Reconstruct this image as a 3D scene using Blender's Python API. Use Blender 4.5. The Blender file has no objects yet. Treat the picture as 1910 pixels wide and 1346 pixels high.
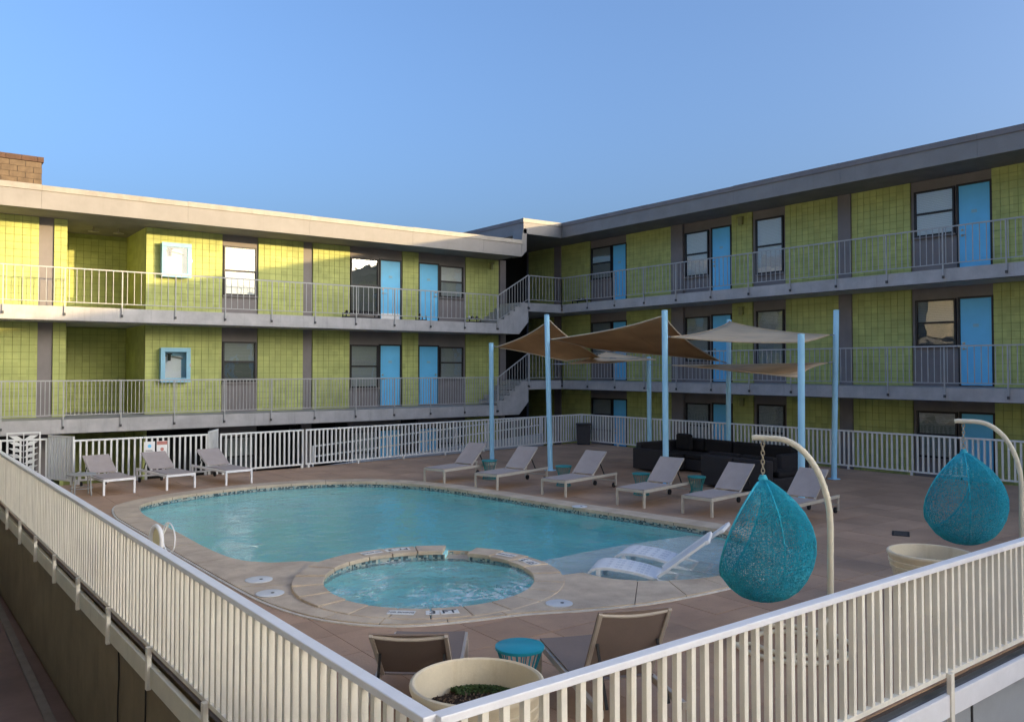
import bpy, bmesh, math, random
from mathutils import Vector, Matrix
from mathutils.geometry import delaunay_2d_cdt
random.seed(7)
sc = bpy.context.scene
col = sc.collection
R_ = math.radians

# ------------------------------------------------------------------ camera
cam_d = bpy.data.cameras.new("Camera"); cam = bpy.data.objects.new("Camera", cam_d); col.objects.link(cam)
cam_d.sensor_width = 36.0; cam_d.lens = 36.0 * 1562 / 1910
cam_d.clip_start = 0.05; cam_d.clip_end = 2000
PITCH = R_(1.5)
HEAD = math.atan2(1160, 1562)               # heading, from +Y towards +X
cam.location = (0, 0, 2.7)
cam.rotation_euler = (math.pi / 2 + PITCH, 0, -HEAD)
cam_d.shift_y = -(673 - (686 - 1562 * math.tan(PITCH))) / 1910
sc.camera = cam

# ------------------------------------------------------------------ world and sun
SUN_EL = R_(6.3)
SUN_DIR = Vector((0.6, -1.0, 0)).normalized()      # towards the sun, on the ground
world = bpy.data.worlds.new("World"); sc.world = world; world.use_nodes = True
wn = world.node_tree; wn.nodes.clear()
sky = wn.nodes.new("ShaderNodeTexSky"); sky.sky_type = 'NISHITA'; sky.sun_disc = False
sky.sun_elevation = SUN_EL
sky.sun_rotation = math.atan2(SUN_DIR.x, SUN_DIR.y)
sky.air_density = 0.62; sky.dust_density = 8.5; sky.ozone_density = 2.5; sky.altitude = 0
bg = wn.nodes.new("ShaderNodeBackground"); bg.inputs[1].default_value = 0.15
wo = wn.nodes.new("ShaderNodeOutputWorld")
wn.links.new(sky.outputs[0], bg.inputs[0]); wn.links.new(bg.outputs[0], wo.inputs[0])
sun_d = bpy.data.lights.new("Sun", 'SUN'); sun_d.energy = 1.3; sun_d.angle = R_(0.53); sun_d.color = (1.0, 0.72, 0.36)
sun = bpy.data.objects.new("Sun", sun_d); col.objects.link(sun)
sv = Vector((SUN_DIR.x * math.cos(SUN_EL), SUN_DIR.y * math.cos(SUN_EL), math.sin(SUN_EL)))
sun.rotation_euler = sv.to_track_quat('Z', 'Y').to_euler(); sun.location = (30, -20, 30)
sc.view_settings.view_transform = 'Standard'; sc.view_settings.look = 'None'
sc.view_settings.exposure = 2.3; sc.view_settings.gamma = 1.0; sc.view_settings.use_curve_mapping = False
sc.cycles.use_denoising = True
sc.cycles.max_bounces = 8; sc.cycles.diffuse_bounces = 4; sc.cycles.glossy_bounces = 4
sc.cycles.transmission_bounces = 8; sc.cycles.transparent_max_bounces = 12
sc.cycles.sample_clamp_indirect = 4.0

# ------------------------------------------------------------------ materials
def nt(name):
    m = bpy.data.materials.new(name); m.use_nodes = True
    n = m.node_tree; n.nodes.clear()
    return m, n
def N(n, t, **k):
    x = n.nodes.new(t)
    for a, b in k.items():
        if a == 'inp':
            for i, v in b.items(): x.inputs[i].default_value = v
        else: setattr(x, a, b)
    return x
def rgba(c): return (c[0], c[1], c[2], 1.0)
def mat(name, c, rough=.6, var=.12, scale=2.5, bump=.0, bscale=60, spec=.35, metal=0, c2=None, grain=0.0, stretch=None, cell=None, streak=0.0, streakcol=(.08, .07, .06)):
    """painted / mineral / fabric surface: large blotches, fine grain, optional per-block tint and run-down stains"""
    m, n = nt(name); L = n.links.new
    out = N(n, 'ShaderNodeOutputMaterial'); p = N(n, 'ShaderNodeBsdfPrincipled')
    p.inputs['Roughness'].default_value = rough; p.inputs['Metallic'].default_value = metal
    p.inputs['Specular IOR Level'].default_value = spec
    g = N(n, 'ShaderNodeNewGeometry'); vec = g.outputs['Position']
    if stretch:
        mp = N(n, 'ShaderNodeMapping'); mp.inputs['Scale'].default_value = stretch; L(vec, mp.inputs[0]); svec = mp.outputs[0]
    else: svec = vec
    no = N(n, 'ShaderNodeTexNoise'); no.inputs['Scale'].default_value = scale; no.inputs['Detail'].default_value = 6; no.inputs['Roughness'].default_value = .62
    L(svec, no.inputs['Vector'])
    rp = N(n, 'ShaderNodeValToRGB'); L(no.outputs['Fac'], rp.inputs[0])
    a = c2 if c2 else tuple(max(0, x * (1 - var)) for x in c); b = tuple(min(1, x * (1 + var)) for x in c)
    rp.color_ramp.elements[0].position = .32; rp.color_ramp.elements[0].color = rgba(a)
    rp.color_ramp.elements[1].position = .68; rp.color_ramp.elements[1].color = rgba(b)
    cur = rp.outputs[0]
    def mult(cur, fac_out, lo, hi):
        mr = N(n, 'ShaderNodeMapRange'); mr.inputs[3].default_value = lo; mr.inputs[4].default_value = hi; L(fac_out, mr.inputs[0])
        mx = N(n, 'ShaderNodeVectorMath', operation='SCALE'); L(cur, mx.inputs[0]); L(mr.outputs[0], mx.inputs['Scale'])
        return mx.outputs[0]
    if cell:
        sn = N(n, 'ShaderNodeVectorMath', operation='SNAP'); sn.inputs[1].default_value = (cell, cell, cell); L(vec, sn.inputs[0])
        wnz = N(n, 'ShaderNodeTexWhiteNoise', noise_dimensions='3D'); L(sn.outputs[0], wnz.inputs['Vector'])
        cur = mult(cur, wnz.outputs['Value'], .90, 1.08)
    if grain:
        n2 = N(n, 'ShaderNodeTexNoise'); n2.inputs['Scale'].default_value = 90; n2.inputs['Detail'].default_value = 3; L(vec, n2.inputs['Vector'])
        cur = mult(cur, n2.outputs['Fac'], 1 - grain, 1 + grain)
    if streak:
        mp2 = N(n, 'ShaderNodeMapping'); mp2.inputs['Scale'].default_value = (5, 5, .35); L(vec, mp2.inputs[0])
        n3 = N(n, 'ShaderNodeTexNoise'); n3.inputs['Scale'].default_value = 1.6; n3.inputs['Detail'].default_value = 7; n3.inputs['Roughness'].default_value = .7; L(mp2.outputs[0], n3.inputs['Vector'])
        r3 = N(n, 'ShaderNodeMapRange'); r3.inputs[1].default_value = .55; r3.inputs[2].default_value = .78; r3.inputs[3].default_value = 0; r3.inputs[4].default_value = streak; L(n3.outputs['Fac'], r3.inputs[0])
        mx = N(n, 'ShaderNodeMix', data_type='RGBA'); L(r3.outputs[0], mx.inputs[0]); L(cur, mx.inputs[6]); mx.inputs[7].default_value = rgba(streakcol)
        cur = mx.outputs[2]
    L(cur, p.inputs['Base Color'])
    if bump:
        n4 = N(n, 'ShaderNodeTexNoise'); n4.inputs['Scale'].default_value = bscale; n4.inputs['Detail'].default_value = 5; L(vec, n4.inputs['Vector'])
        bp = N(n, 'ShaderNodeBump'); bp.inputs['Strength'].default_value = bump; bp.inputs['Distance'].default_value = .01; L(n4.outputs['Fac'], bp.inputs['Height']); L(bp.outputs[0], p.inputs['Normal'])
        mr = N(n, 'ShaderNodeMapRange'); mr.inputs[3].default_value = max(.05, rough - .12); mr.inputs[4].default_value = min(1, rough + .12); L(no.outputs['Fac'], mr.inputs[0]); L(mr.outputs[0], p.inputs['Roughness'])
    L(p.outputs[0], out.inputs[0])
    return m

GREEN = (.445, .485, .165)
M = {}
M['block'] = mat('green_block_paint', GREEN, .62, .14, .8, .45, 60, cell=.205, grain=.08, streak=.16, streakcol=(.26, .28, .12))
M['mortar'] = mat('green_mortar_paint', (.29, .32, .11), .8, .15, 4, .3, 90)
M['grey_wall'] = mat('grey_wall_paint', (.21, .19, .19), .6, .10, 1.6, .2, 80, streak=.15)
M['slab'] = mat('grey_concrete_paint', (.42, .41, .41), .7, .14, 2.2, .35, 45, grain=.08, streak=.35, streakcol=(.12, .11, .11))
M['soffit'] = mat('soffit_paint', (.21, .195, .185), .8, .12, 2)
M['fascia'] = mat('fascia_paint', (.26, .245, .235), .62, .10, 1.4, .2, 50, streak=.22, streakcol=(.14, .13, .12))
M['fascia_cap'] = mat('fascia_metal_edge', (.30, .275, .245), .5, .18, 3, .2, 40, streak=.3)
M['roofing'] = mat('roof_membrane', (.42, .40, .37), .85, .2, 1.2)
M['brick'] = mat('tan_brick', (.15, .105, .065), .85, .2, 5, .4, 60, cell=.2)
M['brick_cap'] = mat('brick_cap', (.10, .055, .035), .8, .2, 6, .3, 60)
M['door'] = mat('blue_door_paint', (.15, .56, .90), .42, .06, 1.5, .06, 30, grain=.03)
M['blue_frame'] = mat('pale_blue_paint', (.26, .50, .66), .5, .08, 3, .1, 40)
M['kick'] = mat('steel_kick_plate', (.62, .64, .68), .35, .1, 8, metal=.6)
M['frame_dark'] = mat('dark_window_frame', (.028, .025, .026), .45, .15, 5)
M['brass'] = mat('handle_metal', (.45, .42, .36), .3, .1, 9, metal=.9)
M['rail'] = mat('grey_rail_paint', (.40, .40, .40), .5, .10, 4, .1, 50, streak=.15)
M['bracket'] = mat('dark_bracket', (.07, .068, .07), .6, .2, 9)
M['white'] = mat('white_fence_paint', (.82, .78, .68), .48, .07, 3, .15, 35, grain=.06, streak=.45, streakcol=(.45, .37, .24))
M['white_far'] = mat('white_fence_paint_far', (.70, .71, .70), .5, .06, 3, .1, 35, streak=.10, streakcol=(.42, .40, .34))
M['white_cap'] = mat('white_rail_cap', (.82, .82, .84), .38, .05, 4, .15, 30, grain=.03, streak=.10, streakcol=(.4, .38, .36))
M['fascia_w'] = mat('white_deck_fascia', (.70, .67, .55), .55, .08, 3, .2, 40, streak=.3, streakcol=(.30, .26, .16))
M['deckwall_l'] = mat('brown_deck_wall', (.24, .195, .125), .8, .2, 1.5, .3, 40, streak=.3, streakcol=(.05, .045, .035))
M['deckwall_r'] = mat('grey_deck_wall', (.34, .36, .38), .65, .1, 1.5, .2, 40, streak=.2, streakcol=(.22, .22, .22))
M['slab_deck'] = mat('brown_deck_concrete', (.47, .305, .20), .72, .0, .9, .45, 45, cell=.61, grain=.14, c2=(.34, .215, .143), streak=.55, streakcol=(.22, .15, .115))
M['grout'] = mat('deck_joint', (.10, .075, .058), .9, .2, 6)
M['ground'] = mat('ground_paving', (.26, .175, .15), .85, .2, 1.0, .3, 30)
M['kerb'] = mat('kerb_concrete', (.26, .22, .19), .8, .15, 3, .3, 40)
M['coping'] = mat('coping_stone', (.64, .52, .385), .75, .0, 2.4, .4, 50, c2=(.43, .335, .25), grain=.20, streak=.34, streakcol=(.38, .25, .18))
M['coping_edge'] = mat('pale_mortar_edge', (.66, .62, .55), .8, .15, 6)
M['plaster'] = mat('pool_plaster', (.48, .95, .96), .75, .06, 1.0)
M['plaster_shelf'] = mat('pool_ledge_plaster', (.86, .93, .92), .75, .06, 1.4)
M['lid'] = mat('white_plastic_lid', (.62, .63, .64), .4, .05, 8)
M['lid_dark'] = mat('black_drain_cover', (.02, .018, .018), .6, .2, 8)
M['lframe'] = mat('cream_lounger_frame', (.50, .46, .39), .42, .06, 6, .05, 60)
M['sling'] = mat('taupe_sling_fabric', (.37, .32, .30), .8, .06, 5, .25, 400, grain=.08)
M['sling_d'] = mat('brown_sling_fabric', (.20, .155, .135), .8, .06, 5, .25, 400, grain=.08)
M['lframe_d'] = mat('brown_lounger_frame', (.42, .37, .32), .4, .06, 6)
M['wheel'] = mat('dark_rubber', (.02, .02, .022), .7, .1, 9)
M['teal'] = mat('teal_metal_paint', (.015, .30, .40), .38, .08, 5, .06, 50)
M['teal_far'] = mat('green_teal_metal_paint', (.03, .26, .27), .42, .08, 5, .06, 50)
M['wicker_teal'] = mat('teal_wicker', (.03, .40, .52), .45, .18, 14, .2, 120)
M['stand'] = mat('cream_steel_tube', (.70, .64, .50), .42, .10, 5, .12, 40, streak=.25, streakcol=(.30, .20, .10))
M['chain'] = mat('chain_metal', (.42, .37, .28), .4, .15, 20, metal=.6)
M['wicker_dark'] = mat('dark_wicker', (.022, .021, .026), .6, .2, 30, .5, 160)
M['cushion'] = mat('black_cushion', (.012, .011, .013), .85, .15, 8, .3, 200)
M['pole'] = mat('light_blue_pole_paint', (.36, .68, .90), .42, .06, 2, .06, 40, streak=.10, streakcol=(.12, .30, .45))
M['cable'] = mat('steel_cable', (.35, .35, .36), .4, .1, 20, metal=.7)
M['bin'] = mat('dark_bin_plastic', (.035, .035, .04), .6, .15, 5, .1, 50)
M['pot'] = mat('beige_planter', (.68, .59, .43), .6, .08, 3, .15, 40, grain=.06, streak=.40, streakcol=(.46, .34, .18))
M['soil'] = mat('potting_soil', (.035, .022, .015), .95, .4, 14, .9, 60)
M['moss'] = mat('green_moss', (.045, .085, .018), .95, .35, 20, .9, 90)
M['leaf'] = mat('clover_leaf', (.045, .08, .02), .7, .3, 30)
M['chip'] = mat('soil_chip', (.16, .11, .075), .9, .4, 25)
M['plastic_w'] = mat('white_pool_plastic', (.80, .82, .84), .35, .04, 4)
M['slot_grey'] = mat('slot_shadow_grey', (.64, .67, .72), .5, .05, 4)
M['sign_w'] = mat('white_sign_plate', (.78, .78, .78), .5, .04, 4)
M['ink'] = mat('black_print', (.02, .02, .02), .6, .1, 9)
M['red'] = mat('red_print', (.50, .20, .17), .5, .1, 9)
M['yellow'] = mat('pale_yellow_vinyl', (.74, .66, .40), .55, .08, 6)
M['grey_tab'] = mat('grey_table_metal', (.30, .31, .31), .5, .1, 5)
M['lamp'] = mat('olive_wall_lamp', (.30, .31, .13), .5, .1, 9)
M['ramp'] = mat('pale_ramp_concrete', (.45, .47, .50), .75, .12, 1.6, .3, 40, streak=.2, streakcol=(.28, .28, .28))
M['marker'] = mat('white_marker_tile', (.74, .72, .68), .5, .08, 8)
M['fill_cream'] = mat('cream_fill_paint', (.78, .73, .62), .7, .06, 1.2, .2, 50, streak=.12, streakcol=(.5, .46, .38))  # pale colour invented so the unseen wing bounces more light
M['deep_shade'] = mat('painted_deep_shade', (.012, .012, .013), .9, .2, 2)  # near-black colour in place of the shade in ground floor and stairwell
def paper_mat():
    m, n = nt('printed_paper_blind'); L = n.links.new
    out = N(n, 'ShaderNodeOutputMaterial'); p = N(n, 'ShaderNodeBsdfPrincipled'); p.inputs['Roughness'].default_value = .8
    g = N(n, 'ShaderNodeNewGeometry'); a = N(n, 'ShaderNodeTexNoise'); a.inputs['Scale'].default_value = 16; a.inputs['Detail'].default_value = 3; L(g.outputs['Position'], a.inputs['Vector'])
    b = N(n, 'ShaderNodeTexNoise'); b.inputs['Scale'].default_value = 2.4; L(g.outputs['Position'], b.inputs['Vector'])
    mu = N(n, 'ShaderNodeMath', operation='MULTIPLY'); L(a.outputs['Fac'], mu.inputs[0]); L(b.outputs['Fac'], mu.inputs[1])
    rp = N(n, 'ShaderNodeValToRGB'); rp.color_ramp.elements[0].position = .335; rp.color_ramp.elements[0].color = (.80, .79, .76, 1); rp.color_ramp.elements[1].position = .37; rp.color_ramp.elements[1].color = (.16, .15, .15, 1)
    L(mu.outputs[0], rp.inputs[0]); L(rp.outputs[0], p.inputs['Base Color']); L(p.outputs[0], out.inputs[0])
    return m
M['paper'] = paper_mat()

def blind_mat(name, c, k=40):
    m, n = nt(name); L = n.links.new
    out = N(n, 'ShaderNodeOutputMaterial'); p = N(n, 'ShaderNodeBsdfPrincipled'); p.inputs['Roughness'].default_value = .7
    g = N(n, 'ShaderNodeNewGeometry'); mp = N(n, 'ShaderNodeMapping'); mp.inputs['Scale'].default_value = (.4, .4, 1)
    L(g.outputs['Position'], mp.inputs[0])
    w = N(n, 'ShaderNodeTexWave', bands_direction='Z'); w.inputs['Scale'].default_value = k / 6; w.inputs['Distortion'].default_value = .3; L(mp.outputs[0], w.inputs[0])
    rp = N(n, 'ShaderNodeValToRGB'); rp.color_ramp.elements[0].color = rgba([x * .72 for x in c]); rp.color_ramp.elements[1].color = rgba(c); rp.color_ramp.elements[1].position = .5
    L(w.outputs[0], rp.inputs[0]); L(rp.outputs[0], p.inputs['Base Color']); L(p.outputs[0], out.inputs[0])
    return m
M['blind_w'] = blind_mat('white_slat_blind', (.74, .75, .74))
M['blind_g'] = blind_mat('grey_slat_blind', (.33, .35, .34))
M['blind_d'] = blind_mat('dark_slat_blind', (.09, .10, .10))

def glass_mat():
    m, n = nt('window_glass'); L = n.links.new
    out = N(n, 'ShaderNodeOutputMaterial'); t = N(n, 'ShaderNodeBsdfTransparent'); t.inputs[0].default_value = (.92, .94, .94, 1)
    gl = N(n, 'ShaderNodeBsdfGlossy'); gl.inputs['Roughness'].default_value = .015
    g = N(n, 'ShaderNodeNewGeometry')
    dt = N(n, 'ShaderNodeVectorMath', operation='DOT_PRODUCT'); L(g.outputs['Normal'], dt.inputs[0]); L(g.outputs['Incoming'], dt.inputs[1])
    ab = N(n, 'ShaderNodeMath', operation='ABSOLUTE'); L(dt.outputs['Value'], ab.inputs[0])
    om = N(n, 'ShaderNodeMath', operation='SUBTRACT'); om.inputs[0].default_value = 1.0; L(ab.outputs[0], om.inputs[1])
    pw = N(n, 'ShaderNodeMath', operation='POWER'); pw.inputs[1].default_value = 5.0; L(om.outputs[0], pw.inputs[0])
    fr = N(n, 'ShaderNodeMath', operation='MULTIPLY_ADD'); fr.inputs[1].default_value = .93; fr.inputs[2].default_value = .07; L(pw.outputs[0], fr.inputs[0]); no = N(n, 'ShaderNodeTexNoise'); no.inputs['Scale'].default_value = 1.1; L(g.outputs['Position'], no.inputs['Vector'])
    bp = N(n, 'ShaderNodeBump'); bp.inputs['Strength'].default_value = .03; bp.inputs['Distance'].default_value = .3; L(no.outputs[0], bp.inputs['Height']); L(bp.outputs[0], gl.inputs['Normal'])
    mx = N(n, 'ShaderNodeMixShader'); L(fr.outputs[0], mx.inputs[0]); L(t.outputs[0], mx.inputs[1]); L(gl.outputs[0], mx.inputs[2]); L(mx.outputs[0], out.inputs[0])
    return m
M['glass'] = glass_mat()

def water_mat(name, foam=False, dens=.5, abscol=(.30, .80, .86), rip=1.0):
    m, n = nt(name); L = n.links.new
    out = N(n, 'ShaderNodeOutputMaterial')
    gl = N(n, 'ShaderNodeBsdfGlass'); gl.inputs['Roughness'].default_value = 0.0; gl.inputs['IOR'].default_value = 1.33
    g = N(n, 'ShaderNodeNewGeometry')
    mp = N(n, 'ShaderNodeMapping'); mp.inputs['Scale'].default_value = (1, 1, 1); mp.inputs['Rotation'].default_value = (0, 0, .6); L(g.outputs['Position'], mp.inputs[0])
    n1 = N(n, 'ShaderNodeTexNoise'); n1.inputs['Scale'].default_value = 4.5 if not foam else 6; n1.inputs['Detail'].default_value = 3; n1.inputs['Distortion'].default_value = .4; L(mp.outputs[0], n1.inputs['Vector'])
    n2 = N(n, 'ShaderNodeTexNoise'); n2.inputs['Scale'].default_value = .9; n2.inputs['Detail'].default_value = 2; L(mp.outputs[0], n2.inputs['Vector'])
    ad = N(n, 'ShaderNodeMath', operation='MULTIPLY_ADD'); ad.inputs[1].default_value = 2.2; L(n2.outputs['Fac'], ad.inputs[0]); L(n1.outputs['Fac'], ad.inputs[2])
    bp = N(n, 'ShaderNodeBump'); bp.inputs['Strength'].default_value = .17 * rip; bp.inputs['Distance'].default_value = .12; L(ad.outputs[0], bp.inputs['Height']); L(bp.outputs[0], gl.inputs['Normal'])
    surf = gl.outputs[0]
    if foam:
        tr = N(n, 'ShaderNodeBsdfDiffuse'); tr.inputs[0].default_value = (.80, .86, .88, 1)
        f1 = N(n, 'ShaderNodeTexNoise'); f1.inputs['Scale'].default_value = 1.15; f1.inputs['Detail'].default_value = 2; f1.inputs['Distortion'].default_value = .5; L(g.outputs['Position'], f1.inputs['Vector'])
        f2 = N(n, 'ShaderNodeTexNoise'); f2.inputs['Scale'].default_value = 11; f2.inputs['Detail'].default_value = 6; f2.inputs['Distortion'].default_value = 1.2; L(g.outputs['Position'], f2.inputs['Vector'])
        a1 = N(n, 'ShaderNodeMapRange'); a1.inputs[1].default_value = .47; a1.inputs[2].default_value = .66; L(f1.outputs['Fac'], a1.inputs[0])
        a2 = N(n, 'ShaderNodeMapRange'); a2.inputs[1].default_value = .42; a2.inputs[2].default_value = .66; L(f2.outputs['Fac'], a2.inputs[0])
        mu = N(n, 'ShaderNodeMath', operation='MULTIPLY'); L(a1.outputs[0], mu.inputs[0]); L(a2.outputs[0], mu.inputs[1])
        m3 = N(n, 'ShaderNodeMath', operation='MULTIPLY_ADD'); m3.inputs[1].default_value = .75; m3.inputs[2].default_value = .04; L(mu.outputs[0], m3.inputs[0])
        mx = N(n, 'ShaderNodeMixShader'); L(m3.outputs[0], mx.inputs[0]); L(gl.outputs[0], mx.inputs[1]); L(tr.outputs[0], mx.inputs[2]); surf = mx.outputs[0]
    L(surf, out.inputs['Surface'])
    va = N(n, 'ShaderNodeVolumeAbsorption'); va.inputs[0].default_value = rgba(abscol); va.inputs[1].default_value = dens
    L(va.outputs[0], out.inputs['Volume'])
    return m
M['water'] = water_mat('pool_water', dens=.19, abscol=(.05, .78, .80))
M['spa'] = water_mat('spa_water', True, dens=.26, abscol=(.05, .80, .78), rip=2.2)

def mosaic_mat():
    m, n = nt('waterline_mosaic'); L = n.links.new
    out = N(n, 'ShaderNodeOutputMaterial'); p = N(n, 'ShaderNodeBsdfPrincipled'); p.inputs['Roughness'].default_value = .3
    g = N(n, 'ShaderNodeNewGeometry'); sn = N(n, 'ShaderNodeVectorMath', operation='SNAP'); sn.inputs[1].default_value = (.034, .034, .034); L(g.outputs['Position'], sn.inputs[0])
    w = N(n, 'ShaderNodeTexWhiteNoise', noise_dimensions='3D'); L(sn.outputs[0], w.inputs['Vector'])
    rp = N(n, 'ShaderNodeValToRGB'); rp.color_ramp.interpolation = 'CONSTANT'
    e = rp.color_ramp.elements; e[0].color = (.06, .10, .12, 1); e[1].position = .38; e[1].color = (.46, .48, .43, 1)
    x = e.new(.72); x.color = (.20, .33, .37, 1)
    L(w.outputs['Value'], rp.inputs[0]); L(rp.outputs[0], p.inputs['Base Color']); L(p.outputs[0], out.inputs[0])
    return m
M['mosaic'] = mosaic_mat()

def sail_mat(name, c):
    m, n = nt(name); L = n.links.new
    out = N(n, 'ShaderNodeOutputMaterial'); d = N(n, 'ShaderNodeBsdfDiffuse'); t = N(n, 'ShaderNodeBsdfTranslucent')
    g = N(n, 'ShaderNodeNewGeometry'); no = N(n, 'ShaderNodeTexNoise'); no.inputs['Scale'].default_value = 1.2; no.inputs['Detail'].default_value = 5; L(g.outputs['Position'], no.inputs['Vector'])
    rp = N(n, 'ShaderNodeValToRGB'); rp.color_ramp.elements[0].position = .3; rp.color_ramp.elements[0].color = rgba([x * .85 for x in c]); rp.color_ramp.elements[1].position = .7; rp.color_ramp.elements[1].color = rgba([x * 1.1 for x in c])
    L(no.outputs[0], rp.inputs[0]); L(rp.outputs[0], d.inputs[0]); L(rp.outputs[0], t.inputs[0])
    mx = N(n, 'ShaderNodeMixShader'); mx.inputs[0].default_value = .35; L(d.outputs[0], mx.inputs[1]); L(t.outputs[0], mx.inputs[2]); L(mx.outputs[0], out.inputs[0])
    return m
M['sail_tan'] = sail_mat('tan_shade_cloth', (.56, .36, .20))
M['sail_cream'] = sail_mat('cream_shade_cloth', (.80, .63, .43))
M['sail_edge'] = mat('pale_sail_webbing', (.62, .52, .38), .7, .06, 6)

# ------------------------------------------------------------------ mesh helpers
class MB:
    def __init__(s): s.v = []; s.f = []
    def add(s, vs, fs):
        o = len(s.v); s.v += [tuple(x) for x in vs]; s.f += [tuple(i + o for i in f) for f in fs]; return s
    def box(s, x0, x1, y0, y1, z0, z1):
        vs = [(x, y, z) for z in (z0, z1) for y in (y0, y1) for x in (x0, x1)]
        return s.add(vs, [(0, 2, 3, 1), (4, 5, 7, 6), (0, 1, 5, 4), (2, 6, 7, 3), (0, 4, 6, 2), (1, 3, 7, 5)])
    def bar(s, p, q, w, h, up=(0, 0, 1)):
        p = Vector(p); q = Vector(q); d = (q - p).normalized(); u = Vector(up)
        if abs(d.dot(u)) > .99: u = Vector((1, 0, 0))
        r = d.cross(u).normalized(); u = r.cross(d).normalized(); r *= w / 2; u *= h / 2
        vs = [c + a * r + b * u for c in (p, q) for a, b in ((-1, -1), (1, -1), (1, 1), (-1, 1))]
        return s.add(vs, [(0, 1, 2, 3)[::-1], (4, 5, 6, 7), (0, 1, 5, 4), (1, 2, 6, 5), (2, 3, 7, 6), (3, 0, 4, 7)])
    def tube(s, pts, r, n=8, closed=False, cap=True):
        pts = [Vector(p) for p in pts]; k = len(pts); rs = r if isinstance(r, (list, tuple)) else [r] * k
        prev = None; rings = []
        for i, p in enumerate(pts):
            if closed: d = pts[(i + 1) % k] - pts[i - 1]
            else: d = pts[min(i + 1, k - 1)] - pts[max(i - 1, 0)]
            d.normalize()
            if prev is None:
                u = Vector((0, 0, 1)) if abs(d.z) < .9 else Vector((1, 0, 0)); a = d.cross(u).normalized()
            else: a = (prev - d * prev.dot(d)).normalized()
            prev = a; b = d.cross(a)
            rings.append([p + (a * math.cos(t) + b * math.sin(t)) * rs[i] for t in [2 * math.pi * j / n for j in range(n)]])
        vs = [v for g in rings for v in g]; fs = []
        for i in range(k if closed else k - 1):
            for j in range(n):
                a0 = i * n + j; a1 = i * n + (j + 1) % n; b0 = ((i + 1) % k) * n + j; b1 = ((i + 1) % k) * n + (j + 1) % n
                fs.append((a0, a1, b1, b0))
        if cap and not closed: fs += [tuple(range(n))[::-1], tuple(range((k - 1) * n, k * n))]
        return s.add(vs, fs)
    def lathe(s, prof, n=32, c=(0, 0, 0), capb=True, capt=False):
        vs = [(c[0] + r * math.cos(2 * math.pi * j / n), c[1] + r * math.sin(2 * math.pi * j / n), c[2] + z) for r, z in prof for j in range(n)]
        fs = []
        for i in range(len(prof) - 1):
            for j in range(n): fs.append((i * n + j, i * n + (j + 1) % n, (i + 1) * n + (j + 1) % n, (i + 1) * n + j))
        if capb: fs.append(tuple(range(n))[::-1])
        if capt: fs.append(tuple(range((len(prof) - 1) * n, len(prof) * n)))
        return s.add(vs, fs)
    def poly(s, pts, z0, z1):
        """prism over a simple outline (counter-clockwise)"""
        k = len(pts); vs = [(x, y, z0) for x, y in pts] + [(x, y, z1) for x, y in pts]
        fs = [tuple(range(k))[::-1], tuple(range(k, 2 * k))] + [(i, (i + 1) % k, k + (i + 1) % k, k + i) for i in range(k)]
        return s.add(vs, fs)
    def mesh(s, name):
        me = bpy.data.meshes.new(name); me.from_pydata(s.v, [], s.f); me.update(); return me
    def build(s, name, m, parent=None, smooth=False, bevel=0, loc=None, label=None, sub=0, solid=0):
        o = bpy.data.objects.new(name, s.mesh(name)); col.objects.link(o)
        o.data.materials.append(m if not isinstance(m, str) else M[m])
        if parent is not None: o.parent = parent
        if loc is not None: o.location = loc
        if smooth:
            for p in o.data.polygons: p.use_smooth = True
            try: o.data.set_sharp_from_angle(angle=R_(40))
            except Exception: pass
        if solid:
            b = o.modifiers.new('solid', 'SOLIDIFY'); b.thickness = solid; b.offset = 0
        if sub:
            b = o.modifiers.new('sub', 'SUBSURF'); b.levels = sub; b.render_levels = sub
        if bevel:
            b = o.modifiers.new('bev', 'BEVEL'); b.width = bevel; b.segments = 2; b.limit_method = 'ANGLE'; b.angle_limit = R_(40)
        if label: o['label'] = label
        return o
def piece(name, me, parent, loc, rotz=0, m=None):
    o = bpy.data.objects.new(name, me); col.objects.link(o); o.parent = parent; o.location = loc
    if rotz: o.rotation_euler = (0, 0, rotz)
    return o
def tag(o, label, cat, group=None):
    o['label'] = label; o['category'] = cat
    if group: o['group'] = group
    return o
def thing(name, label, cat, loc=(0, 0, 0), rotz=0, group=None):
    o = bpy.data.objects.new(name, None); col.objects.link(o); o.location = loc; o.rotation_euler = (0, 0, rotz); o.empty_display_size = .2
    return tag(o, label, cat, group)
def struct(o, kind='structure'): o['kind'] = kind; return o
def copy_tree(o, parent=None):
    c = o.copy(); col.objects.link(c); c.parent = parent
    for ch in list(o.children): copy_tree(ch, c)
    return c
def setmat(me, m): me.materials.append(M[m] if isinstance(m, str) else m); return me

# ------------------------------------------------------------------ pool outline
def catmull(pts, n=6, closed=True):
    out = []; k = len(pts); rng = range(k if closed else k - 1)
    for i in rng:
        if closed: p0, p1, p2, p3 = pts[i - 1], pts[i], pts[(i + 1) % k], pts[(i + 2) % k]
        else: p0, p1, p2, p3 = pts[max(i - 1, 0)], pts[i], pts[i + 1], pts[min(i + 2, k - 1)]
        for j in range(n):
            t = j / n
            out.append(tuple(.5 * (2 * p1[a] + (p2[a] - p0[a]) * t + (2 * p0[a] - 5 * p1[a] + 4 * p2[a] - p3[a]) * t * t + (3 * p1[a] - p0[a] - 3 * p2[a] + p3[a]) * t ** 3) for a in (0, 1)))
    if not closed: out.append(pts[-1])
    return out
SPA_C = (5.54, 9.20); SPA_R = 1.35; SPA_O = 1.67
def circ(r, a0, a1, n, c=SPA_C): return [(c[0] + r * math.cos(R_(a0 + (a1 - a0) * i / n)), c[1] + r * math.sin(R_(a0 + (a1 - a0) * i / n))) for i in range(n + 1)]
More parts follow.
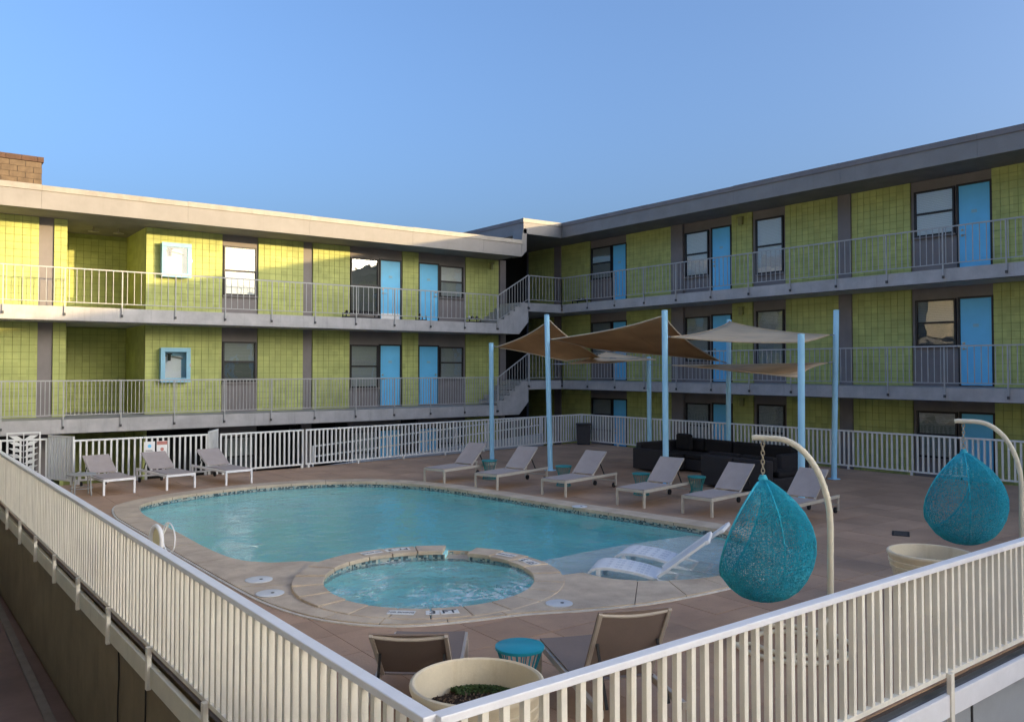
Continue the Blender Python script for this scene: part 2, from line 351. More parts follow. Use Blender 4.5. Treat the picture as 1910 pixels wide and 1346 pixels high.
# counter-clockwise from where the ledge meets the spa ring
right_arc = catmull([(7.30, 8.30), (7.38, 7.85), (7.75, 7.42), (8.35, 7.14), (9.0, 7.13), (9.7, 7.40), (10.5, 8.0), (11.0, 8.6), (11.14, 9.2)], 6, False)
back_run = catmull([(11.14, 9.2), (10.92, 10.7), (10.7, 12.0), (10.5, 13.4), (10.28, 15.0), (9.98, 16.5), (9.42, 17.6), (8.63, 18.3), (7.7, 18.66), (6.7, 18.76), (5.7, 18.6), (4.75, 18.25), (3.98, 17.6), (3.75, 16.6), (3.74, 15.6), (3.77, 14.4), (3.79, 12.9), (3.88, 11.9), (4.15, 11.35), (4.62, 11.1)], 5, False)
spa_arc = circ(SPA_O, 112, -30, 26)
POOL = right_arc[:-1] + back_run + spa_arc
def offset(poly, d):
    k = len(poly); out = []
    for i in range(k):
        a = Vector(poly[i - 1]); b = Vector(poly[i]); c = Vector(poly[(i + 1) % k])
        e1 = (b - a); e2 = (c - b)
        n1 = Vector((e1.y, -e1.x)).normalized() if e1.length > 1e-6 else Vector((0, 0)); n2 = Vector((e2.y, -e2.x)).normalized() if e2.length > 1e-6 else n1
        nn = (n1 + n2); nn = nn.normalized() if nn.length > 1e-4 else n1
        out.append((b.x + nn.x * d, b.y + nn.y * d))
    return out
# outer edge of the pale stone apron, counter-clockwise
APRON = catmull([(3.42, 10.3), (3.50, 9.3), (3.74, 8.45), (4.25, 7.80), (4.9, 7.50), (5.55, 7.33), (6.25, 7.03), (6.95, 6.80), (7.7, 6.70), (8.4, 6.68), (9.2, 6.75), (10.0, 7.05), (10.85, 7.65), (11.5, 8.5), (11.58, 9.3),
                 (11.36, 10.75), (11.14, 12.1), (10.94, 13.5), (10.72, 15.1), (10.40, 16.7), (9.75, 17.95), (8.85, 18.70), (7.8, 19.1), (6.7, 19.22), (5.6, 19.05), (4.5, 18.62), (3.62, 17.9), (3.32, 16.7), (3.30, 15.6), (3.33, 14.4), (3.35, 12.9), (3.38, 11.6)], 5)

# ------------------------------------------------------------------ ground and deck
W = MB(); W.add([(-300, -300, -1.80), (300, -300, -1.80), (300, 300, -1.80), (-300, 300, -1.80)], [(0, 1, 2, 3)])
struct(W.build('ground', 'ground'))
# paved path beside the podium (seen at the lower left) with its kerb
W = MB(); W.box(-3.0, 1.62, -4, 24, -1.79, -1.72); struct(W.build('path', 'ground'))
W = MB(); W.box(1.624, 1.74, -4, 24, -1.79, -1.69); struct(W.build('kerb', 'kerb', bevel=.01))

DECK = [(2.12, 3.50), (16.0, 3.78), (21.05, 3.85), (20.3, 23.0), (20.05, 23.05), (9.0, 21.75), (1.74, 21.75)]
def cdt_fill(outer, holes):
    pts = [Vector(p) for p in outer]; faces = [list(range(len(outer)))]
    for h in holes:
        o = len(pts); pts += [Vector(p) for p in h]; faces.append(list(range(o, o + len(h))))
    vs, es, fs, ov, oe, of = delaunay_2d_cdt(pts, [], faces, 1, 1e-5)
    keep = [f for f, src in zip(fs, of) if 0 in src and all(i == 0 for i in src)]
    return vs, keep
hole = offset(APRON, -.12)
vs, fs = cdt_fill(DECK, [hole])
W = MB(); W.add([(v.x, v.y, -.014) for v in vs], fs)
deck = struct(W.build('pool_deck', 'grout'))
# slabs of tinted concrete: every one a piece of the deck
S = .61; J = .007
tiles = []; pts = []; faces = []
pts += [Vector(p) for p in offset(DECK, -.05)]; faces.append(list(range(len(DECK))))
o = len(pts); pts += [Vector(p) for p in hole]; faces.append(list(range(o, o + len(hole))))
ntile = 0
for i in range(2, 36):
    for j in range(5, 39):
        x0 = i * S + J / 2; y0 = j * S + J / 2; x1 = x0 + S - J; y1 = y0 + S - J
        o = len(pts); pts += [Vector(p) for p in ((x0, y0), (x1, y0), (x1, y1), (x0, y1))]; faces.append([o, o + 1, o + 2, o + 3]); ntile += 1
vs, es, fs, ov, oe, of = delaunay_2d_cdt(pts, [], faces, 1, 1e-5)
by = {}
for f, src in zip(fs, of):
    s = set(src)
    if 0 in s and 1 not in s:
        for t in s - {0}: by.setdefault(t, []).append(f)
def slab_mesh(tf, zt):
    idx = {}; V = []; F = []
    for f in tf:
        for i in f:
            if i not in idx: idx[i] = len(V); V.append((vs[i].x, vs[i].y, zt))
        F.append(tuple(idx[i] for i in f))
    ed = {}
    for f in F:
        for a, b in zip(f, f[1:] + f[:1]): ed[(a, b)] = 1
    bd = [(a, b) for a, b in ed if (b, a) not in ed]
    k = len(V); V += [(x, y, -.03) for x, y, z in V[:k]]
    F += [(b, a, a + k, b + k) for a, b in bd]
    return V, F
slabs = []
for t, tf in sorted(by.items()):
    cx = sum(vs[i].x for f in tf for i in f) / sum(len(f) for f in tf); cy = sum(vs[i].y for f in tf for i in f) / sum(len(f) for f in tf)
    slabs.append((math.hypot(cx, cy) if cx > .42 * cy - 1 else 99, cx, cy, tf))
slabs.sort(key=lambda q: q[:3])
rest = MB()
for n_, (d_, cx, cy, tf) in enumerate(slabs):
    V, F = slab_mesh(tf, random.uniform(-.0018, .0018))
    if n_ < 300:
        W = MB(); W.add([(x - cx, y - cy, z) for x, y, z in V], F); W.build('paving_slab', 'slab_deck', deck, loc=(cx, cy, 0))
    else: rest.add(V, F)
struct(rest.build('paving_field', 'slab_deck', deck), 'stuff')

# podium walls under the deck
W = MB(); W.bar((2.17, 3.66, -.93), (1.84, 21.7, -.93), .12, 1.66)
wl = tag(W.build('podium_wall', 'deckwall_l'), 'dark brown wall below the white fence beside the paved path', 'wall')
W = MB(); W.bar((2.32, 3.62, -.93), (16.0, 3.90, -.93), .12, 1.66)
wr = tag(W.build('podium_wall', 'deckwall_r'), 'pale grey wall under the right foreground fence', 'wall')
for x in (4.0, 5.3, 6.6, 7.9, 9.2, 10.5):
    W = MB(); W.box(x - .004, x + .004, 3.54 + (x - 2.3) * .0205, 3.56 + (x - 2.3) * .0205, -1.75, -.30); W.build('panel_joint', 'bracket', wr)
W = MB(); W.bar((20.95, 3.9, -.93), (20.25, 22.9, -.93), .12, 1.66); tag(W.build('podium_wall', 'ramp'), 'low grey wall carrying the far right fence of the pool deck', 'wall')
W = MB(); W.bar((1.8, 21.66, -.93), (9.0, 21.66, -.93), .12, 1.66); W.bar((9.06, 21.68, -.93), (20.0, 22.96, -.93), .12, 1.66); tag(W.build('podium_wall', 'ramp'), 'low grey wall carrying the far left fence of the pool deck', 'wall')
# white fascia boards along the deck edge
W = MB(); W.bar((2.085, 3.44, -.15), (1.755, 21.6, -.15), .05, .19); f1 = tag(W.build('deck_fascia', 'fascia_w', bevel=.006), 'cream board along the deck edge under the left foreground fence', 'fascia')
W = MB(); W.bar((2.12, 3.45, -.15), (16.0, 3.735, -.15), .05, .19); f2 = tag(W.build('deck_fascia', 'white_cap', bevel=.006), 'white board along the deck edge under the right foreground fence', 'fascia')
# cables hanging on the brown wall
for n_, (y, dz) in enumerate(((9.62, 0), (8.55, .03))):
    W = MB(); x = 2.09 - (y - 3.66) * .0183
    W.tube([(x + random.uniform(-.008, .008), y + .012 * math.sin(i * .9 + n_), -.06 - i * .17) for i in range(11)], .008, 6)
    tag(W.build('cable', 'wheel', smooth=True), 'thin black cable on the brown wall, ' + ('the straighter one farther from the camera' if n_ == 0 else 'the wavy one nearer the camera'), 'cable')

# ------------------------------------------------------------------ pool
pool = thing('swimming_pool', 'large freeform swimming pool with pale stone edge and teal water', 'swimming pool', (7, 13, 0))
PL = (7, 13, 0)
def loc2(p): return (p[0] - PL[0], p[1] - PL[1])
WZ = -.088
LEDGE_Y = 9.70
# walls
W = MB(); k = len(POOL)
for i in range(k):
    a = loc2(POOL[i]); b = loc2(POOL[(i + 1) % k])
    W.add([(a[0], a[1], -1.45), (b[0], b[1], -1.45), (b[0], b[1], -.24), (a[0], a[1], -.24)], [(0, 3, 2, 1)])
W.build('basin_wall', 'plaster', pool)
W = MB()
for i in range(k):
    a = loc2(POOL[i]); b = loc2(POOL[(i + 1) % k])
    W.add([(a[0], a[1], -.24), (b[0], b[1], -.24), (b[0], b[1], .012), (a[0], a[1], .012)], [(0, 3, 2, 1)])
W.build('mosaic_band', 'mosaic', pool)
vs, fs = cdt_fill(offset(POOL, .02), [])
W = MB(); W.add([(v.x - PL[0], v.y - PL[1], -1.30) for v in vs], fs); W.build('basin_floor', 'plaster', pool)
# the shallow ledge where the white chaises stand
LEDGE = [p for p in right_arc] + [(11.0, 9.72), (9.4, 9.85), (8.2, 9.8), (7.42, 9.75)] + circ(SPA_O, 4, -30, 8)
vs, fs = cdt_fill(LEDGE, [])
W = MB(); W.add([(v.x - PL[0], v.y - PL[1], -.37) for v in vs], fs)
edge = [(11.0, 9.72), (9.4, 9.85), (8.2, 9.8), (7.42, 9.75)]
for a, b in zip(edge, edge[1:]):
    a = loc2(a); b = loc2(b); W.add([(a[0], a[1], -1.3), (b[0], b[1], -1.3), (b[0], b[1], -.37), (a[0], a[1], -.37)], [(0, 1, 2, 3)])
W.build('shallow_ledge', 'plaster_shelf', pool)
vs, fs = cdt_fill(POOL, [])
W = MB(); W.add([(v.x, v.y, WZ) for v in vs], fs); struct(W.build('pool_water', 'water'))

# stones between pool (or spa) and the apron edge; pale mortar edge round the outside
W = MB(); oin = offset(APRON, -.035)
k = len(APRON)
for i in range(k):
    a, b, c, d = oin[i], oin[(i + 1) % k], APRON[(i + 1) % k], APRON[i]
    W.add([(p[0] - PL[0], p[1] - PL[1], .012) for p in (a, b, c, d)] + [(p[0] - PL[0], p[1] - PL[1], -.02) for p in (d, c)], [(3, 2, 1, 0)[::-1], (3, 4, 5, 2)])
W.build('mortar_edge', 'coping_edge', pool)
# ring of the hot tub
spa = thing('hot_tub', 'round hot tub with bubbling water and stone ring beside the pool', 'hot tub', (SPA_C[0], SPA_C[1], 0))
def lspa(p): return (p[0] - SPA_C[0], p[1] - SPA_C[1])
# apron stones: radial cells of the strip between the pool outline and the apron edge, cut with CDT
cells = []
pts = [Vector(p) for p in oin]; faces = [list(range(len(oin)))]
inner = offset(POOL, -.035)                    # stones overhang the water a little
o = len(pts); pts += [Vector(p) for p in inner]; faces.append(list(range(o, o + len(inner))))
sp = circ(SPA_O, 0, 354, 59); o = len(pts); pts += [Vector(p) for p in sp]; faces.append(list(range(o, o + len(sp))))
# cutting wedges: walk the apron edge, cast to the nearest point of pool or spa
def nearest(p, poly):
    best = None
    for i in range(len(poly)):
        a = Vector(poly[i - 1]); b = Vector(poly[i]); ab = b - a; t = max(0, min(1, (Vector(p) - a).dot(ab) / max(ab.length_squared, 1e-9))); q = a + ab * t; d = (Vector(p) - q).length
        if best is None or d < best[0]: best = (d, q)
    return best[1]
acc = 0; marks = [0]; step = .62
for i in range(1, k):
    acc += (Vector(APRON[i]) - Vector(APRON[i - 1])).length
    if acc >= step: marks.append(i); acc = 0; step = random.choice((.55, .62, .7))
bounds = []
for i in marks:
    p = Vector(oin[i])
    q1 = nearest(p, POOL); q2 = nearest(p, sp); q = q1 if (q1 - p).length < (q2 - p).length + .15 else q2
    q = p + (q - p) * 1.25
    bounds.append((Vector(APRON[i]) + (Vector(APRON[i]) - q).normalized() * .05, q))
gap = .012
for (a0, a1), (b0, b1) in zip(bounds, bounds[1:] + bounds[:1]):
    e = (b0 - a0).normalized() * gap * .5; e2 = (b1 - a1); e2 = (e2.normalized() * gap * .5) if e2.length > .03 else Vector((0, 0))
    quad = [a0 + e, b0 - e, b1 - e2, a1 + e2]
    if (quad[1] - quad[0]).cross(quad[2] - quad[1]) < 0: quad = quad[::-1]
    o = len(pts); pts += [Vector(p) for p in quad]; faces.append(list(range(o, o + 4)))
vs, es, fs, ov, oe, of = delaunay_2d_cdt(pts, [], faces, 1, 1e-5)
by = {}
for f, src in zip(fs, of):
    s = set(src)
    if 0 in s and 1 not in s and 2 not in s:
        t = min(s - {0}) if s - {0} else -1
        by.setdefault(t, []).append(f)
def extrude_tris(tf, vs, zt, zb, off):
    idx = {}; V = []; F = []
    for f in tf:
        for i in f:
            if i not in idx: idx[i] = len(V); V.append((vs[i].x - off[0], vs[i].y - off[1], zt))
        F.append(tuple(idx[i] for i in f))
    ed = {}
    for f in F:
        for a, b in zip(f, f[1:] + f[:1]): ed[(a, b)] = 1
    bd = [(a, b) for a, b in ed if (b, a) not in ed]; kk = len(V)
    V += [(x, y, zb) for x, y, z in V[:kk]]; F += [(b, a, a + kk, b + kk) for a, b in bd]
    W = MB(); W.add(V, F); return W
for t, tf in sorted(by.items()):
    if t < 0:
        par = {}
        def find(a):
            while par.setdefault(a, a) != a: a = par[a]
            return a
        for f in tf:
            for i in f[1:]: par[find(i)] = find(f[0])
        comp = {}
        for f in tf: comp.setdefault(find(f[0]), []).append(f)
        joints = []
        for g in comp.values():
            ar = sum(abs((vs[f[1]] - vs[f[0]]).cross(vs[f[2]] - vs[f[0]])) / 2 for f in g)
            if ar > .012: extrude_tris(g, vs, .0245, -.035, PL).build('coping_stone', 'coping', pool)
            else: joints += g
        if joints: struct(extrude_tris(joints, vs, .012, -.033, PL).build('coping_joints', 'grout', pool), 'stuff')
    else:
        a = sum((vs[i] - vs[tf[0][0]]).cross(vs[j] - vs[tf[0][0]]) for f in tf for i, j in [(f[1], f[2])])
        extrude_tris(tf, vs, .026 + random.uniform(-.002, .003), -.035, PL).build('coping_stone', 'coping', pool)
W = MB(); vs2, fs2 = cdt_fill(oin, [offset(POOL, -.0), sp]); W.add([(v.x - PL[0], v.y - PL[1], .004) for v in vs2], fs2); W.build('coping_bed', 'grout', pool)

# hot tub ring stones (a gap at the spillway), wall, seat, floor, water
SP0, SP1 = 36, 51                                  # spillway between these angles
def raised(th):                                     # the side towards the pool stands higher
    th = (th + 90) % 360 - 90
    return .06 * max(0, min(1, min(th + 30, 205 - th) / 80))
ring = [(SP1 + i * (360 - (SP1 - SP0)) / 22, SP1 + (i + 1) * (360 - (SP1 - SP0)) / 22) for i in range(22)]
for a0, a1 in ring:
    W = MB(); n_ = 5; A0 = a0 + .28; A1 = a1 - .28
    hi = .075 if True else 0
    pin = [(SPA_R - .03, A0 + (A1 - A0) * i / n_) for i in range(n_ + 1)]; pou = [(SPA_O + .03, A0 + (A1 - A0) * i / n_) for i in range(n_ + 1)][::-1]
    W.poly([(r * math.cos(R_(t)), r * math.sin(R_(t))) for r, t in pou[::-1] + pin[::-1]], -.02 + raised((a0 + a1) / 2), .036 + raised((a0 + a1) / 2) + random.uniform(-.002, .003))
    W.build('ring_stone', 'coping', spa, bevel=.008)
for r, z0, z1, flip in ((SPA_R, -.16, -.02, 0), (SPA_O - .002, -.24, -.02, 1)):
    W = MB()
    for i in range(72):
        a = R_(i * 5); b = R_(i * 5 + 5)
        zz = z1 + (0 if SP0 - 1 < (i * 5 + 2.5) % 360 < SP1 + 1 else raised(i * 5 + 2.5))
        q = [(r * math.cos(a), r * math.sin(a), z0), (r * math.cos(b), r * math.sin(b), z0), (r * math.cos(b), r * math.sin(b), zz), (r * math.cos(a), r * math.sin(a), zz)]
        W.add(q, [(0, 1, 2, 3) if flip else (3, 2, 1, 0)])
    W.build('mosaic_band', 'mosaic', spa)
W = MB()   # core of the ring under the stones, lower at the spillway
for i in range(72):
    t0, t1 = i * 5, i * 5 + 5; z1 = -.022 + raised(t0 + 2.5) if not (SP0 - 1 < (t0 + 2.5) % 360 < SP1 + 1) else -.05
    p = [(r * math.cos(R_(t)), r * math.sin(R_(t))) for r, t in ((SPA_R + .004, t0), (SPA_O - .006, t0), (SPA_O - .006, t1), (SPA_R + .004, t1))]
    W.poly(p, -.9, z1)
W.build('ring_core', 'plaster', spa)
W = MB(); W.poly([(r * math.cos(R_(t)), r * math.sin(R_(t))) for r, t in [(SPA_O - .004, SP0 + i * (SP1 - SP0) / 4) for i in range(5)] + [(SPA_R + .006, SP1 - i * (SP1 - SP0) / 4) for i in range(5)]], -.048, -.024)
W.build('spillway', 'coping', spa)
W = MB(); W.lathe([(SPA_R - .45, -.55), (SPA_R - .0, -.55)], 48, capb=False); W.lathe([(SPA_R - .45, -1.0), (SPA_R - .45, -.55)], 48, capb=False); W.lathe([(0.01, -1.0), (SPA_R - .44, -1.0)], 48, capb=False)
W.build('bench_seat', 'plaster', spa)
W = MB(); W.add([(SPA_C[0] + SPA_R * math.cos(R_(5 * i)), SPA_C[1] + SPA_R * math.sin(R_(5 * i)), -.016) for i in range(72)], [tuple(range(72))]); struct(W.build('spa_water', 'spa'))

def text_mesh(body, size, m, parent, loc, rotz, name='lettering'):
    cu = bpy.data.curves.new(name, 'FONT'); cu.body = body; cu.size = size; cu.align_x = 'CENTER'; cu.align_y = 'CENTER'; cu.extrude = .001; cu.offset = size * .012
    ob = bpy.data.objects.new(name, cu); col.objects.link(ob)
    dg = bpy.context.evaluated_depsgraph_get(); me = bpy.data.meshes.new_from_object(ob.evaluated_get(dg)); bpy.data.objects.remove(ob)
    me.materials.clear(); me.materials.append(M[m]); o = bpy.data.objects.new(name, me); col.objects.link(o); o.parent = parent; o.location = loc; o.rotation_euler = (0, 0, rotz)
    return o
def depth_marker(ang_, parts):
    """printed tiles set into the ring stone at this angle, read from outside"""
    for da, body, size, w in parts:
        a = R_(ang_ + da); r = (SPA_R + SPA_O) / 2
        W = MB(); W.box(-w / 2, w / 2, -.075, .075, .0, .004)
        o = W.build('depth_marker', 'marker', spa, loc=(r * math.cos(a), r * math.sin(a), .0392 + raised(ang_ + da))); o.rotation_euler = (0, 0, a + math.pi / 2)
        text_mesh(body, size, 'ink', o, (0, 0, .0052), 0)
depth_marker(236, ((-9, 'NO DIVING', .055, .30), (4, '3', .17, .15), (11.0, 'FT', .16, .20)))
depth_marker(84, ((8, 'NO DIVING', .055, .30), (-3, '3', .15, .15), (-10, 'FT', .14, .20)))
depth_marker(4, ((10, 'NO DIVING', .055, .30), (-4, '3', .15, .15), (-11, 'FT', .14, .20)))

LIDS = [(3.78, 10.45, .17, 'white round lid on the stone left of the hot tub, nearer the pool'), (3.66, 9.74, .165, 'white round lid on the stone left of the hot tub, nearer the fence'), (6.14, 7.37, .155, 'white round lid with a small hole on the stone between hot tub and ledge'), (10.72, 12.25, .15, 'white round lid on the pool edge in front of the loungers')]
for x, y, r, lb in LIDS:
    t = thing('skimmer_lid', lb, 'lid', (x, y, .029), group='white skimmer lids')
    W = MB(); W.lathe([(r, 0), (r, .008), (r - .012, .012), (.02, .013)], 28, capt=True); W.build('cover', 'lid', t, smooth=True)
    W = MB(); W.lathe([(.022, .0135), (.022, .016)], 12, c=(.02, -.03, 0), capt=True); W.build('finger_hole', 'lid_dark', t)
t = thing('drain_cover', 'small black drain cover on the brown deck behind the far planter', 'drain cover', (13.27, 7.24, .003), .5)
W = MB(); W.box(-.22, .22, -.13, .13, 0, .006); W.build('grate_frame', 'lid_dark', t)
for i in range(6):
    W = MB(); W.box(-.19 + i * .066, -.155 + i * .066, -.1, .1, .0065, .012); W.build('grate_bar', 'bracket', t)
#PART2
# ------------------------------------------------------------------ motel wings
YW, YS = 27.0, 25.6          # left wing: wall plane and slab edge (facade along X)
XW, XS = 22.9, 21.5          # right wing: wall plane and slab edge (facade along Y)
LF = [-1.75, 1.30, 4.38]; LC = [.92, 4.00, 6.98]
RF = [-.85, 2.20, 5.22]; RC = [1.87, 4.89, 7.88]
LLOC = Vector((8, 27, -1.75)); RLOC = Vector((23, 14, -1.75))
left = thing('motel_wing', 'left motel wing, upper storey in warm sunlight, green block walls and blue doors', 'building', LLOC)
right = thing('motel_wing', 'right motel wing in shade, taller grey roofline, green block walls and blue doors', 'building', RLOC)
class Wing:
    def __init__(s, root, loc, axis): s.root = root; s.loc = loc; s.ax = axis
    def box(s, W, a0, a1, d0, d1, z0, z1):
        if s.ax == 0: W.box(a0, a1, YW + d0, YW + d1, z0, z1)
        else: W.box(XW + d0, XW + d1, a0, a1, z0, z1)
        return W
    def pt(s, a, d, z): return (a, YW + d, z) if s.ax == 0 else (XW + d, a, z)
    def part(s, name, m, *boxes, parent=None, bevel=0, label=None):
        W = MB()
        for b in boxes: s.box(W, *b)
        return W.build(name, m, parent or s.root, bevel=bevel, loc=(-s.loc if parent is None else None), label=label)
LW = Wing(left, LLOC, 0); RW = Wing(right, RLOC, 1)
BS = .205; BJ = .0125
blk_me = {0: None, 1: None}
def block_mesh(ax):
    W = MB(); h = (BS - BJ) / 2
    if ax == 0: W.box(-h, h, 0, .03, -h, h)
    else: W.box(0, .03, -h, h, -h, h)
    me = W.mesh('block'); setmat(me, 'block'); return me
blocks = {0: [], 1: []}
def green(wing, a0, a1, z0, z1, real=True, d=0.0):
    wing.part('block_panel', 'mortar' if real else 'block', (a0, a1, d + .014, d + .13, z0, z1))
    if not real: return
    n = max(1, round((a1 - a0) / BS)); w = (a1 - a0) / n; rows = int((z1 - z0) / BS + .999)
    for i in range(n):
        for j in range(rows):
            zb = z0 + j * BS; zt = min(zb + BS, z1)
            blocks[wing.ax].append((a0 + (i + .5) * w, d, (zb + zt) / 2, w - BJ, zt - zb - BJ))
def window(wing, a0, a1, z0, z1, top='blind_w', bot='blind_w', split=.5, label=None, raised=False):
    fw = .05; W = MB(); zm = z0 + (z1 - z0) * split
    for b in ((a0, a0 + fw, -.012, .058, z0, z1), (a1 - fw, a1, -.012, .058, z0, z1), (a0 + fw, a1 - fw, -.012, .058, z1 - fw, z1), (a0 + fw, a1 - fw, -.012, .058, z0, z0 + fw), (a0 + fw, a1 - fw, -.004, .05, zm - .028, zm + .028)): wing.box(W, *b)
    o = W.build('window', 'frame_dark', wing.root, loc=-wing.loc, label=label)
    for (u0, u1, bm) in ((zm + .03, z1 - fw - .002, top), (z0 + fw + .002, zm - .03, bot)):
        W = MB(); wing.box(W, a0 + fw + .002, a1 - fw - .002, .014 if u0 > zm else .022, .018 if u0 > zm else .026, u0, u1); W.build('pane', 'glass', o)
        W = MB(); wing.box(W, a0 + fw + .004, a1 - fw - .004, .044, .050, u0, u1); W.build('blind', bm, o)
    W = MB(); wing.box(W, a0 - .04, a1 + .04, -.045, .05, z0 - .045, z0 - .003); W.build('sill', 'grey_wall', o)
    return o
def door(wing, a0, a1, z0, z1, hinge=1, kick=False):
    W = MB()
    for b in ((a0 - .05, a0, -.012, .055, z0, z1 + .05), (a1, a1 + .05, -.012, .055, z0, z1 + .05), (a0, a1, -.012, .055, z1, z1 + .05)): wing.box(W, *b)
    fr = None
    o = wing.part('door', 'door', (a0 + .006, a1 - .006, .012, .052, z0 + .01, z1 - .006), bevel=.004)
    W.build('door_frame', 'frame_dark', o)
    ah = a0 + .09 if hinge > 0 else a1 - .09
    for dz in (.98, 1.12):
        W = MB(); wing.box(W, ah - .03, ah + .03, -.005, .012, z0 + dz - .03, z0 + dz + .03)
        W.tube([wing.pt(ah, -.005, z0 + dz), wing.pt(ah, -.05, z0 + dz)], .014, 8)
        if dz < 1: W.tube([wing.pt(ah, -.05, z0 + dz), wing.pt(ah + .11 * hinge, -.055, z0 + dz)], .011, 8)
        W.build('handle' if dz < 1 else 'lock', 'brass', o)
    am = (a0 + a1) / 2
    W = MB(); wing.box(W, am - .07, am + .07, .007, .012, z0 + 1.55, z0 + 1.63); W.build('number_plate', 'blue_frame', o)
    if kick: W = MB(); wing.box(W, a0 + .03, a1 - .03, .006, .012, z0 + .03, z0 + .26); W.build('kick_plate', 'kick', o)
    return o

# ---- left wing
gx = [(-3.0, 3.34), (3.72, 4.06), (6.2, 8.5), (9.67, 11.23), (11.57, 12.95), (15.05, 15.73), (17.83, 19.39)]
for f in range(3):
    z0, z1 = LF[f], LC[f]
    for a0, a1 in gx:
        if f or a0 > 17: green(LW, a0, a1, z0, z1, real=(f > 0))
        else: LW.part('ground_wall', 'deep_shade', (a0, a1, 1.2, 1.4, z0, z1))  # near-black wall paints in the shadow under the walkway
    for a0, a1 in ((3.34, 3.72), (8.5, 9.67), (11.23, 11.57), (12.95, 15.05), (15.73, 17.83), (19.39, 19.73)):
        LW.part('grey_panel', 'grey_wall', (a0, a1, .058, .16, z0, z1))
    # recess
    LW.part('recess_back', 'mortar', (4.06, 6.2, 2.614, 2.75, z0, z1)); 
    LW.part('recess_side', 'block', (6.2, 6.3, .14, 2.6, z0, z1)); LW.part('recess_side', 'block', (3.96, 4.06, .14, 2.6, z0, z1))
    if f:
        n = round(2.14 / BS)
        for i in range(n):
            for j in range(int((z1 - z0) / BS)): blocks[0].append((4.06 + (i + .5) * 2.14 / n, 2.6, z0 + (j + .5) * BS, 2.14 / n - BJ, BS - BJ))
    zb = z0
    window(LW, 8.54, 9.62, zb + .66 if f == 2 else zb + .95, zb + 2.25, *(('paper', 'blind_w') if f == 2 else ('blind_g', 'blind_d')))
    window(LW, 12.98, 14.08, zb + .28 if f == 2 else zb + .70, zb + 2.22, *(('blind_d', 'blind_d') if f == 2 else ('blind_g', 'blind_g')))
    door(LW, 14.16, 14.96, zb + .03, zb + 2.20, 1, kick=(f == 2))
    door(LW, 15.77, 16.57, zb + .03, zb + 2.20, -1)
    window(LW, 16.66, 17.72, zb + 1.0, zb + 2.20, *(('blind_w', 'blind_g') if f == 2 else ('blind_g', 'blind_g')))
    if f:
        LW.part('floor_slab', 'slab', (-8, 18.4, YS - YW, 2.7, z0 - .38, z0))
        LW.part('slab_drip', 'bracket', (-8, 18.4, YS - YW + .02, YS - YW + .08, z0 - .40, z0 - .38))
LW.part('back_wall', 'grey_wall', (-8, 19.7, 2.76, 9.0, -1.75, 7.5))
LW.part('back_wall', 'grey_wall', (-8, -3.0, 0.06, 2.7, -1.75, 6.98))
LW.part('end_wall', 'grey_wall', (19.5, 19.73, .17, 2.7, -1.75, 6.98))
LW.part('end_column', 'grey_wall', (19.45, 19.73, -.02, .05, 1.3, 6.98))
LW.part('ground_floor', 'slab', (-8, 19.7, -1.9, 2.7, -1.79, -1.75))
rfL = LW.part('roof', 'soffit', (-8, 19.38, YS - YW - .08, 9.0, 6.98, 7.50))
W = MB(); LW.box(W, -8, 19.38, YS - YW - .02, 9.0, 7.502, 7.56); W.build('roof_covering', 'roofing', rfL)
# the fascia is made of boards, butted end to end
xs = [-8, -4.4, -.6, 3.2, 7.0, 10.8, 14.6, 17.6, 19.38]
for a, b in zip(xs, xs[1:]):
    W = MB(); LW.box(W, a + .002, b - .002, YS - YW - .13, YS - YW - .083, 6.965, 7.45); W.build('fascia_board', 'fascia', rfL)
    W = MB(); LW.box(W, a + .002, b - .002, YS - YW - .16, YS - YW + .06, 7.452, 7.60 + random.uniform(-.012, .012)); W.build('fascia_cap', 'fascia_cap', rfL)
# diagonal end piece where the lower roof meets the higher one
W = MB(); pts_ = [(19.384, 6.965), (19.62, 7.20), (19.62, 8.05), (19.46, 8.05), (19.384, 7.60)]
W.add([(x, YS - .13, z) for x, z in pts_] + [(x, YS + .5, z) for x, z in pts_], [(0, 1, 2, 3, 4), (9, 8, 7, 6, 5)] + [(i, 5 + i, 5 + (i + 1) % 5, (i + 1) % 5) for i in range(5)])
W.build('roof_end', 'fascia', left, loc=-LLOC)
for z in (LC[2],):
    for x in (4.9, 5.6):
        W = MB(); W.tube([(x, 27.9, z), (x, 27.9, z - .10)], .012, 6); W.lathe([(.02, 0), (.15, -.03), (.16, -.05), (.02, -.06)], 16, c=(x, 27.9, z - .1)); W.build('ceiling_lamp', 'fascia_cap', left, loc=-LLOC, smooth=True)
W = MB(); LW.box(W, 18.94, 19.06, -.11, 0, 6.58, 6.80); LW.box(W, 18.91, 19.09, -.13, .0, 6.805, 6.84); W.build('wall_lamp', 'lamp', left, loc=-LLOC, bevel=.01)

